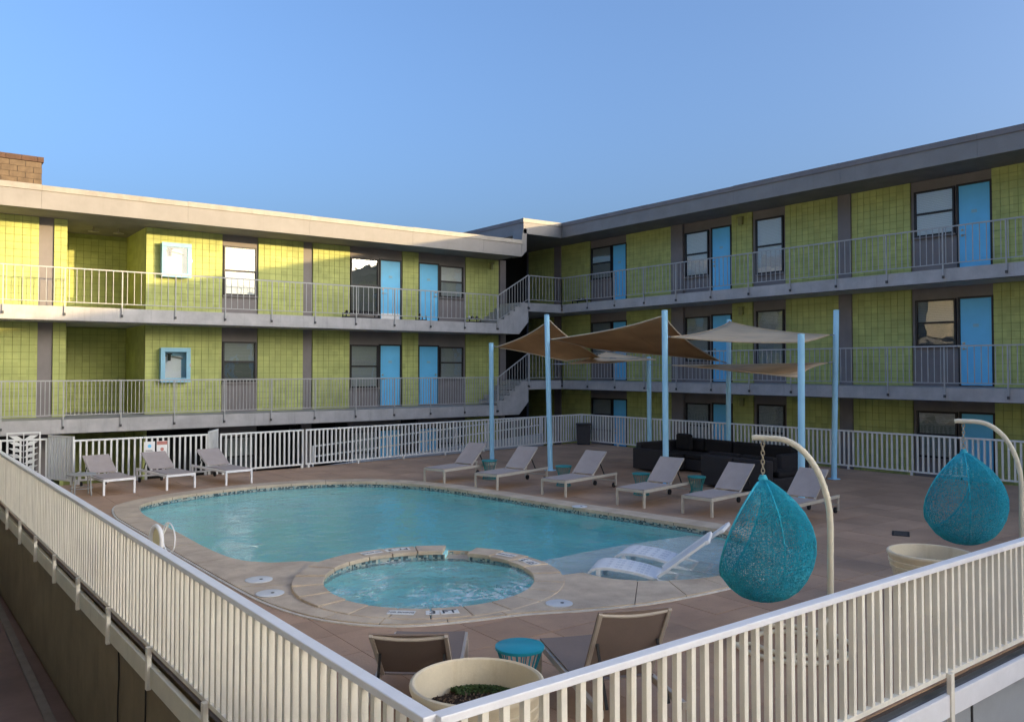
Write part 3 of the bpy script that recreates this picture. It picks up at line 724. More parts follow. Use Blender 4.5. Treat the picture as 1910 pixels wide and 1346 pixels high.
# ---- right wing
gy = [(27.74, 29.6), (25.5, 27.31), (21.04, 23.4), (17.48, 18.32), (14.32, 16.2), (12.11, 13.9), (7.6, 9.95)]
for f in range(3):
    z0, z1 = RF[f], RC[f]
    for a0, a1 in gy: green(RW, a0, a1, z0, z1, real=True)
    for a0, a1 in ((23.4, 25.5), (18.32, 20.47), (16.2, 17.48), (9.95, 12.11)): RW.part('grey_panel', 'grey_wall', (a0, a1, .058, .16, z0, z1))
    for a0, a1 in ((27.31, 27.74), (20.47, 21.04), (13.9, 14.32)): RW.part('column', 'grey_wall', (a0, a1, -.05, .16, z0, z1), bevel=.01)
    for a0, a1 in ((-48, -3), (-2.2, -.5), (-.5, 3.0), (3.6, 7.6)): RW.part('block_panel', 'block', (a0, a1, .0, .16, z0, z1 if a1 > 0 else min(z1, 7.25)))  # walls out of view, lengthened to keep the sun off the court
    for a0, a1 in ((-3, -2.2), (3.0, 3.6)): RW.part('grey_panel', 'grey_wall', (a0, a1, .05, .16, z0, z1 if a1 > 0 else min(z1, 7.25)))
    tops = ('blind_w', 'blind_w') if f == 2 else ('blind_g', 'blind_g')
    window(RW, 24.24, 25.42, z0 + 1.05, z0 + 2.34, 'blind_g', 'blind_g'); door(RW, 23.42, 24.14, z0 + .03, z0 + 2.30, -1)
    window(RW, 19.33, 20.40, z0 + .73, z0 + 2.31, *tops); door(RW, 18.38, 19.16, z0 + .03, z0 + 2.30, -1)
    window(RW, 16.28, 17.34, z0 + .55, z0 + 2.37, *tops)
    window(RW, 10.90, 12.00, z0 + 1.10, z0 + 2.37, *(('blind_w', 'blind_w') if f == 2 else (('blind_g', 'blind_d') if f == 1 else ('blind_g', 'blind_g')))); door(RW, 9.99, 10.79, z0 + .03, z0 + 2.34, -1)
    if f:
        RW.part('floor_slab', 'slab', (-48, 25.598, XS - XW, .3, z0 - .33, z0))
        W = MB(); W.box(19.8, 23.1, 25.6, 29.7, z0 - .33, z0); W.build('landing_slab', 'slab', right, loc=-RLOC)
        RW.part('slab_drip', 'bracket', (-48, 25.5, XS - XW + .02, XS - XW + .08, z0 - .35, z0 - .33))
    W = MB(); RW.box(W, 17.82, 17.98, -.10, 0, z0 + 2.28, z0 + 2.50); RW.box(W, 17.79, 18.01, -.12, .0, z0 + 2.505, z0 + 2.54); W.build('wall_lamp', 'lamp', right, loc=-RLOC, bevel=.01)
RW.part('back_wall', 'grey_wall', (-.5, 34, .2, 9, -1.75, 8.0), (-48, -.5, .2, 9, -1.75, 7.2))  # its low unseen stretch is added to block the sun
RW.part('ground_floor', 'slab', (-48, 29.6, -1.6, .3, -1.79, -.85))
W = MB(); W.box(19.75, 22.9, 29.72, 29.9, -1.75, 8.0); W.build('stairwell_back', 'deep_shade', right, loc=-RLOC)  # near-black sheet paints in the shade of the stair passage
rfR = RW.part('roof', 'soffit', (-.5, 34, XS - XW - .08, 9, 7.88, 8.34))
RW.part('unseen_shade_roof', 'fascia', (-48, -.502, XS - XW - .10, 9, 7.26, 7.86))  # unseen roof, set lower to shape the shadow edge on the left wing
W = MB(); W.box(19.56, 21.41, 25.60, 34, 7.88, 8.34); W.build('roof_corner', 'soffit', rfR)
W = MB(); RW.box(W, -.48, 34, XS - XW, 9, 8.342, 8.40); W.box(19.6, 21.5, 25.7, 34, 8.342, 8.40); W.build('roof_covering', 'roofing', rfR)
ys = [-.5, 2, 6, 9.6, 13.3, 17.0, 20.7, 24.0, 25.44]
for a, b in zip(ys, ys[1:]):
    W = MB(); RW.box(W, a + .002, b - .002, XS - XW - .13, XS - XW - .083, 7.865, 8.30); W.build('fascia_board', 'fascia', rfR)
    W = MB(); RW.box(W, a + .002, b - .002, XS - XW - .16, XS - XW + .06, 8.302, 8.45 + random.uniform(-.006, .006)); W.build('fascia_cap', 'grey_wall', rfR)
W = MB(); W.box(19.47, 21.40, 25.47, 25.515, 7.865, 8.30); W.build('fascia_board', 'fascia', rfR)
W = MB(); W.box(19.44, 21.40, 25.44, 25.62, 8.302, 8.45); W.build('fascia_cap', 'fascia_cap', rfR)
W = MB(); W.box(19.51, 19.556, 25.52, 34, 7.865, 8.30); W.build('fascia_board', 'fascia', rfR)
W = MB(); W.box(19.48, 19.62, 25.625, 34, 8.302, 8.45); W.build('fascia_cap', 'grey_wall', rfR)

# ---- the third wing, on whose walkway the photographer stands: out of frame, its cream facade added to bounce fill light
XN = -1.5
near_wing = thing('motel_wing', 'unseen motel wing behind the viewpoint, cream facade added to bounce fill light', 'building', (XN, 4, -1.75))
NL = Vector((XN, 4, -1.75))
def npart(name, m, *bx):
    W = MB()
    for b in bx: W.box(*b)
    W.build(name, m, near_wing, loc=-NL)
npart('back_wall', 'grey_wall', (XN - 8, XN - .2, -20, 24, -1.75, 7.4))
for f in range(3):
    z0, z1 = LF[f], LC[f]; y = -20.0; k2 = 0
    while y < 24:
        w_ = (2.3, 1.2, 1.6, 2.1)[k2 % 4]; y1 = min(y + w_, 24)
        if k2 % 2 == 0: npart('wall_panel', 'fill_cream', (XN - .19, XN, y, y1, z0, z1))
        else:
            npart('wall_panel', 'fill_cream', (XN - .19, XN - .06, y, y1, z0, z1)); npart('door', 'door', (XN - .058, XN - .02, y + .1, y + .9, z0 + .03, z0 + 2.2))
        y = y1; k2 += 1
    if f: npart('floor_slab', 'slab', (XN - .1, -.06, -20, 24, z0 - .38, z0))
npart('roof', 'fill_cream', (XN - 8, -.02, -20, 24, 6.98, 7.7))

# ---- blocks: the 300 largest in view as pieces, the rest joined
for ax, wing, root, loc in ((0, LW, left, LLOC), (1, RW, right, RLOC)):
    me = block_mesh(ax); cam_p = Vector((0, 0, 2.7)); items = []
    for (a, d, z, w, h) in blocks[ax]:
        p = Vector(wing.pt(a, d, z)); vis = (p.x > 2.2 if ax == 0 else p.y > 8.6) and (z > 1.6 if ax == 1 else z > 1.3) and abs(h - (BS - BJ)) < .01 and d < 1
        items.append((0 if vis else 1, (p - cam_p).length, a, d, z, w, h))
    items.sort()
    rest = MB()
    for i, (nv, _, a, d, z, w, h) in enumerate(items):
        p = Vector(wing.pt(a, d, z))
        if i < 300 and not nv:
            o = piece('block', me, root, p - loc)
            o.scale = (w / (BS - BJ), 1, 1) if ax == 0 else (1, w / (BS - BJ), 1)
        else: wing.box(rest, a - w / 2, a + w / 2, d, d + .03, z - h / 2, z + h / 2)
    struct(rest.build('block_courses', 'block', root, loc=-loc), 'stuff')

# ---- half-flight stairs between the two levels
for f, nm in ((1, 'middle storey'), (2, 'top storey')):
    z0 = LF[f]; z1 = RF[f]; n = 5; rise = (z1 - z0) / n; run = .25
    t = thing('staircase', f'short grey concrete stair joining the two wings on the {nm}', 'stairs', (18.4, 25.6, z0))
    for i in range(n):
        W = MB(); W.box(i * run + .001, (i + 1) * run + .02 + (.10 if i == n - 1 else 0), .08, 1.35, i * rise + .02, (i + 1) * rise - (.003 if i == n - 1 else 0)); W.build('step', 'slab', t)
    prof = [(0, -.38), (.95, -.38), (1.40, .10), (1.40, z1 - z0 - .002)]
    for i in range(n, 0, -1): prof += [((i - 1) * run, i * rise - .004)] + ([((i - 1) * run, (i - 1) * rise - .004)] if i > 1 else [])
    prof = [(1.40, z1 - z0 - .002) if p == prof[3] else p for p in prof]
    k = len(prof); W = MB()
    W.add([(x, 0, z) for x, z in prof] + [(x, .08, z) for x, z in prof], [tuple(range(k)), tuple(range(2 * k - 1, k - 1, -1))] + [(i, k + i, k + (i + 1) % k, (i + 1) % k) for i in range(k)])
    W.build('stringer', 'slab', t)
    W = MB(); W.add([(0, .09, -.38), (.95, .09, -.38), (1.39, .09, .10), (1.39, 1.34, .10), (.95, 1.34, -.38), (0, 1.34, -.38)], [(0, 1, 4, 5), (1, 2, 3, 4)]); W.build('stair_soffit', 'soffit', t)

# ---- walkway railings
def rail_thing(label, path, spacing, group, top=1.07, bot=.12, ps=.016, posts=1.5, drop=.24, m='rail', outn=(0, -1)):
    """path: list of floor-level points; pickets are pieces, posts reach down over the slab edge"""
    base = Vector(path[0]); t = thing('railing', label, 'railing', base, group=group)
    pk = {}
    def pick(h):
        key = round(h, 3)
        if key not in pk:
            W = MB(); W.box(-ps / 2, ps / 2, -ps / 2, ps / 2, 0, h); me = W.mesh('picket'); setmat(me, m); pk[key] = me
        return pk[key]
    for p, q in zip(path, path[1:]):
        p = Vector(p) - base; q = Vector(q) - base; d = q - p; L = math.hypot(d.x, d.y); rz = math.atan2(d.y, d.x)
        W = MB(); W.bar(p + Vector((0, 0, top - .02)), q + Vector((0, 0, top - .02)), .036, .034); W.build('top_rail', m, t)
        W = MB(); W.bar(p + Vector((0, 0, bot)), q + Vector((0, 0, bot)), .022, .022); W.build('bottom_rail', m, t)
        n = max(1, round(L / spacing)); me = pick(top - .04 - bot)
        npo = max(1, round(L / posts)); pos = [i / npo for i in range(npo + 1)]
        for i in range(1, n):
            s = i / n
            if min(abs(s - x) for x in pos) * L < spacing * .3: continue
            piece('picket', me, t, p + d * s + Vector((0, 0, bot)), rz)
        for x in pos:
            c = p + d * x
            W = MB(); W.box(-.015, .015, -.015, .015, -drop, top - .04); W.build('post', m, t, loc=c).rotation_euler = (0, 0, rz)
            W = MB(); W.box(-.024, .024, -.022, .022, -drop - .01, -drop + .06); W.build('bracket', 'bracket', t, loc=c).rotation_euler = (0, 0, rz)
G_ = 'walkway railings of the motel wings'
rail_thing('grey railing on the sunlit top walkway of the left wing, widely spaced bars', [(-2, 25.565, LF[2]), (18.3, 25.565, LF[2])], .185, G_)
rail_thing('grey railing on the middle walkway of the left wing, closely spaced bars', [(-2, 25.565, LF[1]), (18.3, 25.565, LF[1])], .103, G_)
rail_thing('grey railing on the top walkway of the right wing, turning at the corner', [(19.82, 25.565, RF[2]), (21.46, 25.565, RF[2]), (21.46, 6.0, RF[2])], .165, G_)
rail_thing('grey railing on the middle walkway of the right wing behind the shade sails', [(19.82, 25.565, RF[1]), (21.46, 25.565, RF[1]), (21.46, 6.0, RF[1])], .165, G_)
rail_thing('sloping grey handrail on the upper short stair', [(18.34, 25.565, LF[2]), (19.78, 25.565, RF[2] + .02)], .13, G_, posts=3)
rail_thing('sloping grey handrail on the lower short stair', [(18.34, 25.565, LF[1]), (19.78, 25.565, RF[1] + .02)], .13, G_, posts=3)

# ---- rooftop block of tan masonry
t = thing('masonry_chimney', 'tan block chimney with brown cap on the left roof', 'chimney', (2.2, 30.4, 7.56))
W = MB(); W.box(-2.39, 1.56, -.39, 1.2, 0, 1.62); W.build('core', 'grout', t)
for j in range(9):
    off = .22 if j % 2 else 0
    x = -2.4 - off
    while x < 1.58:
        a, b = max(x, -2.4), min(x + .43, 1.575)
        if b - a > .05: W = MB(); W.box(a, b - .01, -.405, -.2, j * .18 + .004, j * .18 + .174); W.build('brick', 'brick', t)
        x += .44
    y = -.2
    while y < 1.2: W = MB(); W.box(1.40, 1.578, y, min(y + .43, 1.2), j * .18 + .004, j * .18 + .174); W.build('brick', 'brick', t); y += .44
x = -2.43
while x < 1.6:
    W = MB(); W.box(x, min(x + .42, 1.61), -.43, 1.23, 1.63, 1.79); W.build('cap_brick', 'brick_cap', t); x += .43

# ---- hose cabinets on the left wing wall
for z, lb in ((5.50, 'pale blue framed hose cabinet on the sunlit green wall of the top storey'), (2.28, 'pale blue framed hose cabinet on the green wall of the middle storey')):
    t = thing('hose_cabinet', lb, 'cabinet', (7.03, 27.0, z), group='hose cabinets on the left wing')
    w, h, d = .42, 1.02, .24
    W = MB(); W.box(-w, w, -d, -.005, 0, .03); W.box(-w, w, -d, -.005, h - .03, h); W.box(-w, -w + .03, -d, -.005, .03, h - .03); W.box(w - .03, w, -d, -.005, .03, h - .03); W.box(-w + .03, w - .03, -.02, -.006, .03, h - .03); W.build('case', 'blue_frame', t)
    W = MB(); e = .11
    W.box(-w - .02, w + .02, -d - .03, -d - .002, h - e, h + .02); W.box(-w - .02, w + .02, -d - .03, -d - .002, -.02, e); W.box(-w - .02, -w + e, -d - .03, -d - .002, e, h - e); W.box(w - e, w + .02, -d - .03, -d - .002, e, h - e); W.build('door_frame', 'blue_frame', t, bevel=.008)
    W = MB(); W.box(-w + e + .002, w - e - .002, -d - .018, -d - .014, e + .002, h - e - .002); W.build('pane', 'glass', t)
    W = MB(); W.box(-w + e - .02, w - e - .10, -.06, -.022, e, h - e - .12); W.build('instruction_panel', 'sign_w', t)
    W = MB(); W.tube([(-w + .06, -.12, h - .22), (-.12, -.12, h - .24), (.24, -.12, h - .30)], .022, 8); W.build('pipe', 'brass', t, smooth=True)
    W = MB(); W.tube([(-.16, -.12, h - .16), (-.16, -.12, h - .38)], .045, 10); W.tube([(-.24, -.15, h - .17), (-.08, -.15, h - .17)], .018, 8); W.build('valve', 'wheel', t, smooth=True)
    W = MB(); W.box(w - .03 + .021, w + .035, -d - .045, -d - .031, h * .5 - .05, h * .5 + .05); W.build('latch', 'brass', t)

# ---- a few dark things left on the walkways
def low_rack(loc, rz, wd, lb, shelves=2):
    t = thing('shoe_rack', lb, 'rack', loc, rz)
    for sx in (-wd / 2, wd / 2 - .03):
        for sy in (-.15, .12): W = MB(); W.box(sx, sx + .03, sy, sy + .03, 0, .22); W.build('leg', 'wheel', t)
    for i in range(shelves): W = MB(); W.box(-wd / 2 - .01, wd / 2 + .01, -.17, .17, .06 + i * .13, .085 + i * .13); W.build('shelf', 'bin', t)
    for i in range(int(wd / .17)):
        W = MB(); x = -wd / 2 + .1 + i * .165
        W.lathe([(.03, 0), (.055, .015), (.05, .06), (.03, .09)], 10, c=(x, random.uniform(-.05, .05), .217), capt=True); W.build('shoe', random.choice(('cushion', 'bin', 'kick')), t, smooth=True)
low_rack((13.1, 26.45, LF[2]), 0, 1.25, 'low black rack with shoes beside the kick-plated blue door, top left walkway')
low_rack((22.45, 25.5, RF[2]), 1.57, .85, 'low black rack by the corner on the top walkway of the right wing')
low_rack((15.6, 26.6, LF[2]), 0, .30, 'small black rack between the two blue doors on the top left walkway', 1)
low_rack((17.9, 26.6, LF[2]), 0, .55, 'small black rack at the foot of the upper short stair')
#PART3
# ------------------------------------------------------------------ white pool fences
def fence(label, p, q, top=1.04, bot=.10, spacing=.131, ps=.040, posts=1.62, drop=0.0, m='white', cap='white_cap', group='white picket fences round the pool', capw=.085, name='fence', skip=()):
    p = Vector((*p, 0)); q = Vector((*q, 0)); t = thing(name, label, name.split('_')[-1], p, group=group)
    d = q - p; L = d.length; rz = math.atan2(d.y, d.x); t.rotation_euler = (0, 0, rz)
    W = MB(); W.box(-.02, L + .02, -capw / 2, capw / 2, top - .045, top); W.build('top_rail', cap, t, bevel=.006)
    W = MB(); W.box(0, L, -.022, .022, bot - .02, bot + .02); W.build('bottom_rail', m, t)
    W = MB(); W.box(-ps / 2, ps / 2, -ps / 2, ps / 2, bot - .012, top - .047); me = W.mesh('picket'); setmat(me, m)
    npo = max(1, round(L / posts)); pos = [i * L / npo for i in range(npo + 1)]
    n = round(L / spacing)
    for i in range(n + 1):
        x = i * L / n
        o = piece('picket', me, t, (x, random.uniform(-.002, .002), 0)); o.rotation_euler = (random.uniform(-.004, .004), random.uniform(-.004, .004), random.uniform(-.03, .03))
    for i, x in enumerate(pos):
        xx = min(max(x + spacing / 2, .02), L - .02)
        if drop:
            W = MB(); W.box(xx - .030, xx + .030, -.066, -.024, -drop, bot + .02); W.build('post', m, t, bevel=.004)
        else:
            W = MB(); W.box(xx - .026, xx + .026, -.026, .026, -.004, bot - .022); W.build('post', m, t)
    return t
fence('white picket fence running along the left foreground above the brown wall', (1.755, 21.3), (2.10, 3.50), drop=.27, m='white')
fence('white picket fence crossing the right foreground in front of the planters', (2.15, 3.478), (13.9, 3.716), drop=.33, m='white')
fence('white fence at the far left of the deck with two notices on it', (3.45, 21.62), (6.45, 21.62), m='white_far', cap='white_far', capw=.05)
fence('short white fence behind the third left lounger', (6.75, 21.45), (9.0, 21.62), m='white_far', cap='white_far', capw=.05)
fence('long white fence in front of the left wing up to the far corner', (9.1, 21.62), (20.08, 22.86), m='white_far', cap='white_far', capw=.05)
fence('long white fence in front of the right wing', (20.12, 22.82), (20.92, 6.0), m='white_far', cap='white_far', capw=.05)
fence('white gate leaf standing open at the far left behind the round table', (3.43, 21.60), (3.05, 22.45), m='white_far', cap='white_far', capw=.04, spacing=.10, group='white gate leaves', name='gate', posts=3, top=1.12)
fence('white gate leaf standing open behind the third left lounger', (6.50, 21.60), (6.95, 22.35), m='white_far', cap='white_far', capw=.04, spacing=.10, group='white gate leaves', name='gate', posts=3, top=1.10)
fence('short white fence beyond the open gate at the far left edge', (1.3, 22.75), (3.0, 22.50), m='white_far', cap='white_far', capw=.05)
# decorative white screen seen through the far left fence
t = thing('leaf_screen', 'white screen of leaf shapes behind the far left fence', 'screen', (2.62, 23.3, -.6))
W = MB(); W.box(-.36, -.33, -.02, .02, 0, 1.75); W.box(.33, .36, -.02, .02, 0, 1.75); W.box(-.33, .33, -.02, .02, 1.72, 1.75); W.box(-.33, .33, -.02, .02, 0, .03); W.build('screen_frame', 'white_far', t)
W = MB(); W.tube([(0, 0, .03), (0, 0, 1.72)], .012, 6); W.build('stem', 'white_far', t)
for i in range(11):
    for s in (-1, 1):
        W = MB(); z = .12 + i * .145; a = Vector((0, 0, z)); b = Vector((.31 * s, 0, z + .10)); mid = (a + b) / 2; nn = Vector((-.10 * s, 0, .31)).normalized() * .052
        pts_ = [a, mid - nn, b, mid + nn]; W.add([p + Vector((0, -.006, 0)) for p in pts_] + [p + Vector((0, .006, 0)) for p in pts_], [(0, 1, 2, 3), (7, 6, 5, 4), (0, 4, 5, 1), (1, 5, 6, 2), (2, 6, 7, 3), (3, 7, 4, 0)]); W.build('leaf', 'white_far', t)
# notices
for x, red, lb in ((5.08, 0, 'white notice with blue symbol on the far left fence'), (5.37, 1, 'white notice with red heading on the far left fence')):
    t = thing('notice_sign', lb, 'sign', (x, 21.575, .56), group='notices on the fence')
    W = MB(); W.box(-.125, .125, -.006, .006, 0, .36); W.build('plate', 'sign_w', t)
    if red:
        W = MB(); W.box(-.12, .12, -.0085, -.0062, .27, .355); W.build('heading_band', 'red', t); W = MB(); W.lathe([(.042, 0), (.042, .002)], 16, capt=True); o = W.build('symbol', 'red', t, loc=(0, -.0065, .16)); o.rotation_euler = (math.pi / 2, 0, 0)
    else:
        W = MB(); W.lathe([(.042, 0), (.042, .002)], 16, capt=True); o = W.build('symbol', 'door', t, loc=(0, -.0065, .25)); o.rotation_euler = (math.pi / 2, 0, 0)
    for i in range(4): W = MB(); W.box(-.09, .09 - .03 * (i % 2), -.0085, -.0062, .04 + i * .022 + (0 if red else .04), .048 + i * .022 + (0 if red else .04)); W.build('text_line', 'ink', t)
# ramp behind the long left fence
t = thing('access_ramp', 'pale concrete ramp with handrail behind the long left fence', 'ramp', (9.9, 23.0, -1.75))
W = MB(); P = [(0, 0), (9.4, 1.05), (9.38, 1.2), (-.02, .15)]
W.add([(x, y, 0) for x, y in P] + [(P[0][0], P[0][1], 1.55), (P[1][0], P[1][1], 2.05), (P[2][0], P[2][1], 2.05), (P[3][0], P[3][1], 1.55)], [(0, 1, 5, 4), (1, 2, 6, 5), (2, 3, 7, 6), (3, 0, 4, 7), (4, 5, 6, 7)]); W.build('ramp_wall', 'ramp', t)
for h in (.32, .62): W = MB(); W.bar((0, .075, 1.55 + h), (9.4, 1.125, 2.05 + h), .04, .04); W.build('handrail', 'white_far', t)
for i in range(8): W = MB(); x = i * 9.3 / 7; W.box(x, x + .04, .055 + x * .1117, .095 + x * .1117, 1.55 + x * .0532, 2.17 + x * .0532); W.build('handrail_post', 'white_far', t)

# ------------------------------------------------------------------ shade sails
POLES = [((14.2, 20.10), 3.42, 'leftmost light blue pole, shorter, at the left tip of the tan sail'),
         ((14.05, 17.22), 4.10, 'tall light blue pole carrying the peak of the left tan sail'),
         ((14.25, 13.30), 4.00, 'tall light blue pole carrying the peak of the middle tan sail'),
         ((14.5, 9.93), 3.36, 'shorter light blue pole behind the last lounger of the row'),
         ((18.5, 17.93), 3.02, 'slim light blue pole far behind, left of the dark sofa'),
         ((18.5, 14.97), 4.02, 'light blue pole behind the dark sofa at the peak of the cream sail'),
         ((18.5, 11.76), 4.10, 'tall light blue pole rightmost of all, standing clear on the deck')]
PT = []
for (x, y), h, lb in POLES:
    t = thing('shade_pole', lb, 'pole', (x, y, 0), group='light blue shade sail poles')
    cx_, cy_ = 16.3, 14.8; d = Vector((x - cx_, y - cy_)).normalized(); ln = .010 if h < 3.9 else .022
    W = MB(); r = .068
    top = Vector((d.x * ln * h, d.y * ln * h, h))
    W.tube([(0, 0, .012), top], r, 16); W.build('shaft', 'pole', t, smooth=True)
    W = MB(); W.lathe([(.15, 0), (.15, .012), (.08, .014)], 20, capt=True); W.build('base_plate', 'pole', t, smooth=True)
    W = MB(); W.lathe([(r + .004, 0), (r + .004, .012), (.02, .022)], 16, c=(top.x, top.y, h), capt=True); W.build('cap', 'pole', t, smooth=True)
    PT.append((x, y, d * ln))
def on_pole(i, z, toward=None, gap=.07):
    x, y, l = PT[i]; p = Vector((x + l.x * z, y + l.y * z, z))
    if toward is not None: p += (Vector(toward) - p).normalized() * gap
    return p
def sail(label, C, kind, m, ties, k=.16, n=14, g=.0):
    """C: corners (3 or 4); ties: (corner index, pole point)"""
    base = Vector(C[0]); base.z = 0
    t = thing('shade_sail', label, 'shade sail', base, group='shade sails over the sofa')
    C = [Vector(c) - base for c in C]; W = MB(); rim = []
    if kind == 4:
        def P(s, u):
            s2 = .5 + (s - .5) * (1 - k * 4 * u * (1 - u)); u2 = .5 + (u - .5) * (1 - k * 4 * s * (1 - s))
            return C[0] * (1 - s2) * (1 - u2) + C[1] * s2 * (1 - u2) + C[2] * s2 * u2 + C[3] * (1 - s2) * u2 - Vector((0, 0, g * 2 * (s * (1 - s) + u * (1 - u))))
        V = [P(i / n, j / n) for j in range(n + 1) for i in range(n + 1)]
        F = [(j * (n + 1) + i, j * (n + 1) + i + 1, (j + 1) * (n + 1) + i + 1, (j + 1) * (n + 1) + i) for j in range(n) for i in range(n)]
        rim = [P(i / n, 0) for i in range(n)] + [P(1, i / n) for i in range(n)] + [P(1 - i / n, 1) for i in range(n)] + [P(0, 1 - i / n) for i in range(n)]
    else:
        cen = (C[0] + C[1] + C[2]) / 3
        def P(a, b):
            c = 1 - a - b; p = C[0] * a + C[1] * b + C[2] * c
            return p + (cen - p) * k * 1.6 * 4 * (a * b + b * c + c * a) * .75 + Vector((0, 0, -.12 * 27 * a * b * c))
        idx = {}; V = []; F = []
        for i in range(n + 1):
            for j in range(n + 1 - i): idx[(i, j)] = len(V); V.append(P(i / n, j / n))
        for i in range(n):
            for j in range(n - i):
                F.append((idx[(i, j)], idx[(i + 1, j)], idx[(i, j + 1)]))
                if i + j < n - 1: F.append((idx[(i + 1, j)], idx[(i + 1, j + 1)], idx[(i, j + 1)]))
        rim = [P(1 - i / n, i / n) for i in range(n)] + [P(0, 1 - i / n) for i in range(n)] + [P(i / n, 0) for i in range(n)]
    W.add(V, F); W.build('cloth', m, t, smooth=True, solid=.006)
    if kind == 4:
        for s_ in (.34, .67):
            W = MB(); W.tube([P(s_, i / 12) for i in range(13)], .008, 5); W.build('seam', m, t, smooth=True)
    W = MB(); W.tube(rim, .016, 6, closed=True); W.build('hem', 'sail_edge' if m == 'sail_tan' else m, t, smooth=True)
    for ci, pp in ties:
        W = MB(); a = C[ci]; b = Vector(pp) - base; W.tube([a, b], .009, 6); W.tube([a + (b - a) * .2, a + (b - a) * .2 + (b - a).normalized() * min(.22, (b - a).length * .5)], .02, 6); W.build('tie_cable', 'cable', t, smooth=True)
cA = Vector((16.6, 18.05, 3.0)); p1 = on_pole(0, 3.33, cA, .16); p2 = on_pole(1, 4.02, cA, .12)
sail('tan sail at the left rising to a peak on the tall pole', [p1, p2, cA, Vector((15.7, 18.5, 2.90))], 4, 'sail_tan', [(0, on_pole(0, 3.36)), (1, on_pole(1, 4.04)), (2, on_pole(4, 2.96))], .10, g=.03)
cB = Vector((16.3, 18.2, 3.28)); q1 = on_pole(1, 3.46, (16, 15, 3.4), .12); q2 = on_pole(2, 3.93, (16, 15.5, 3.4), .12); q3 = on_pole(5, 2.84, (16, 15.5, 3.3), .3)
sail('larger tan sail in the middle peaking on the second tall pole', [q1, q2, q3, cB], 4, 'sail_tan', [(0, on_pole(1, 3.47)), (1, on_pole(2, 3.95)), (2, on_pole(5, 2.82)), (3, on_pole(4, 2.98))], .10, g=.05)
r1 = on_pole(2, 3.40, (16, 12, 3.5), .15); r2 = on_pole(3, 3.20, (16, 12, 3.5), .12); r3 = on_pole(6, 3.50, (16, 12, 3.5), .25); r4 = on_pole(5, 3.98, (16, 12, 3.5), .12)
sail('cream sail at the right rising behind the row of poles', [r1, r2, r3, r4], 4, 'sail_cream', [(0, on_pole(2, 3.41)), (1, on_pole(3, 3.21)), (2, on_pole(6, 3.50)), (3, on_pole(5, 3.99))], .07, g=.12)
sail('small cream sail low at the left, behind the tan ones', [Vector((14.3, 16.75, 2.80)), Vector((18.3, 19.6, 3.20)), Vector((18.45, 17.6, 2.95))], 3, 'sail_cream', [(0, on_pole(1, 2.80)), (2, on_pole(4, 2.96))], .10)
sail('low flat sail at the right seen nearly edge-on under the cream one', [Vector((18.2, 16.7, 2.78)), on_pole(6, 2.84, (17, 13, 2.7), .2), on_pole(3, 2.50, (17, 13, 2.7), .12)], 3, 'sail_cream', [(0, on_pole(4, 2.80)), (1, on_pole(6, 2.85)), (2, on_pole(3, 2.50))], .10)

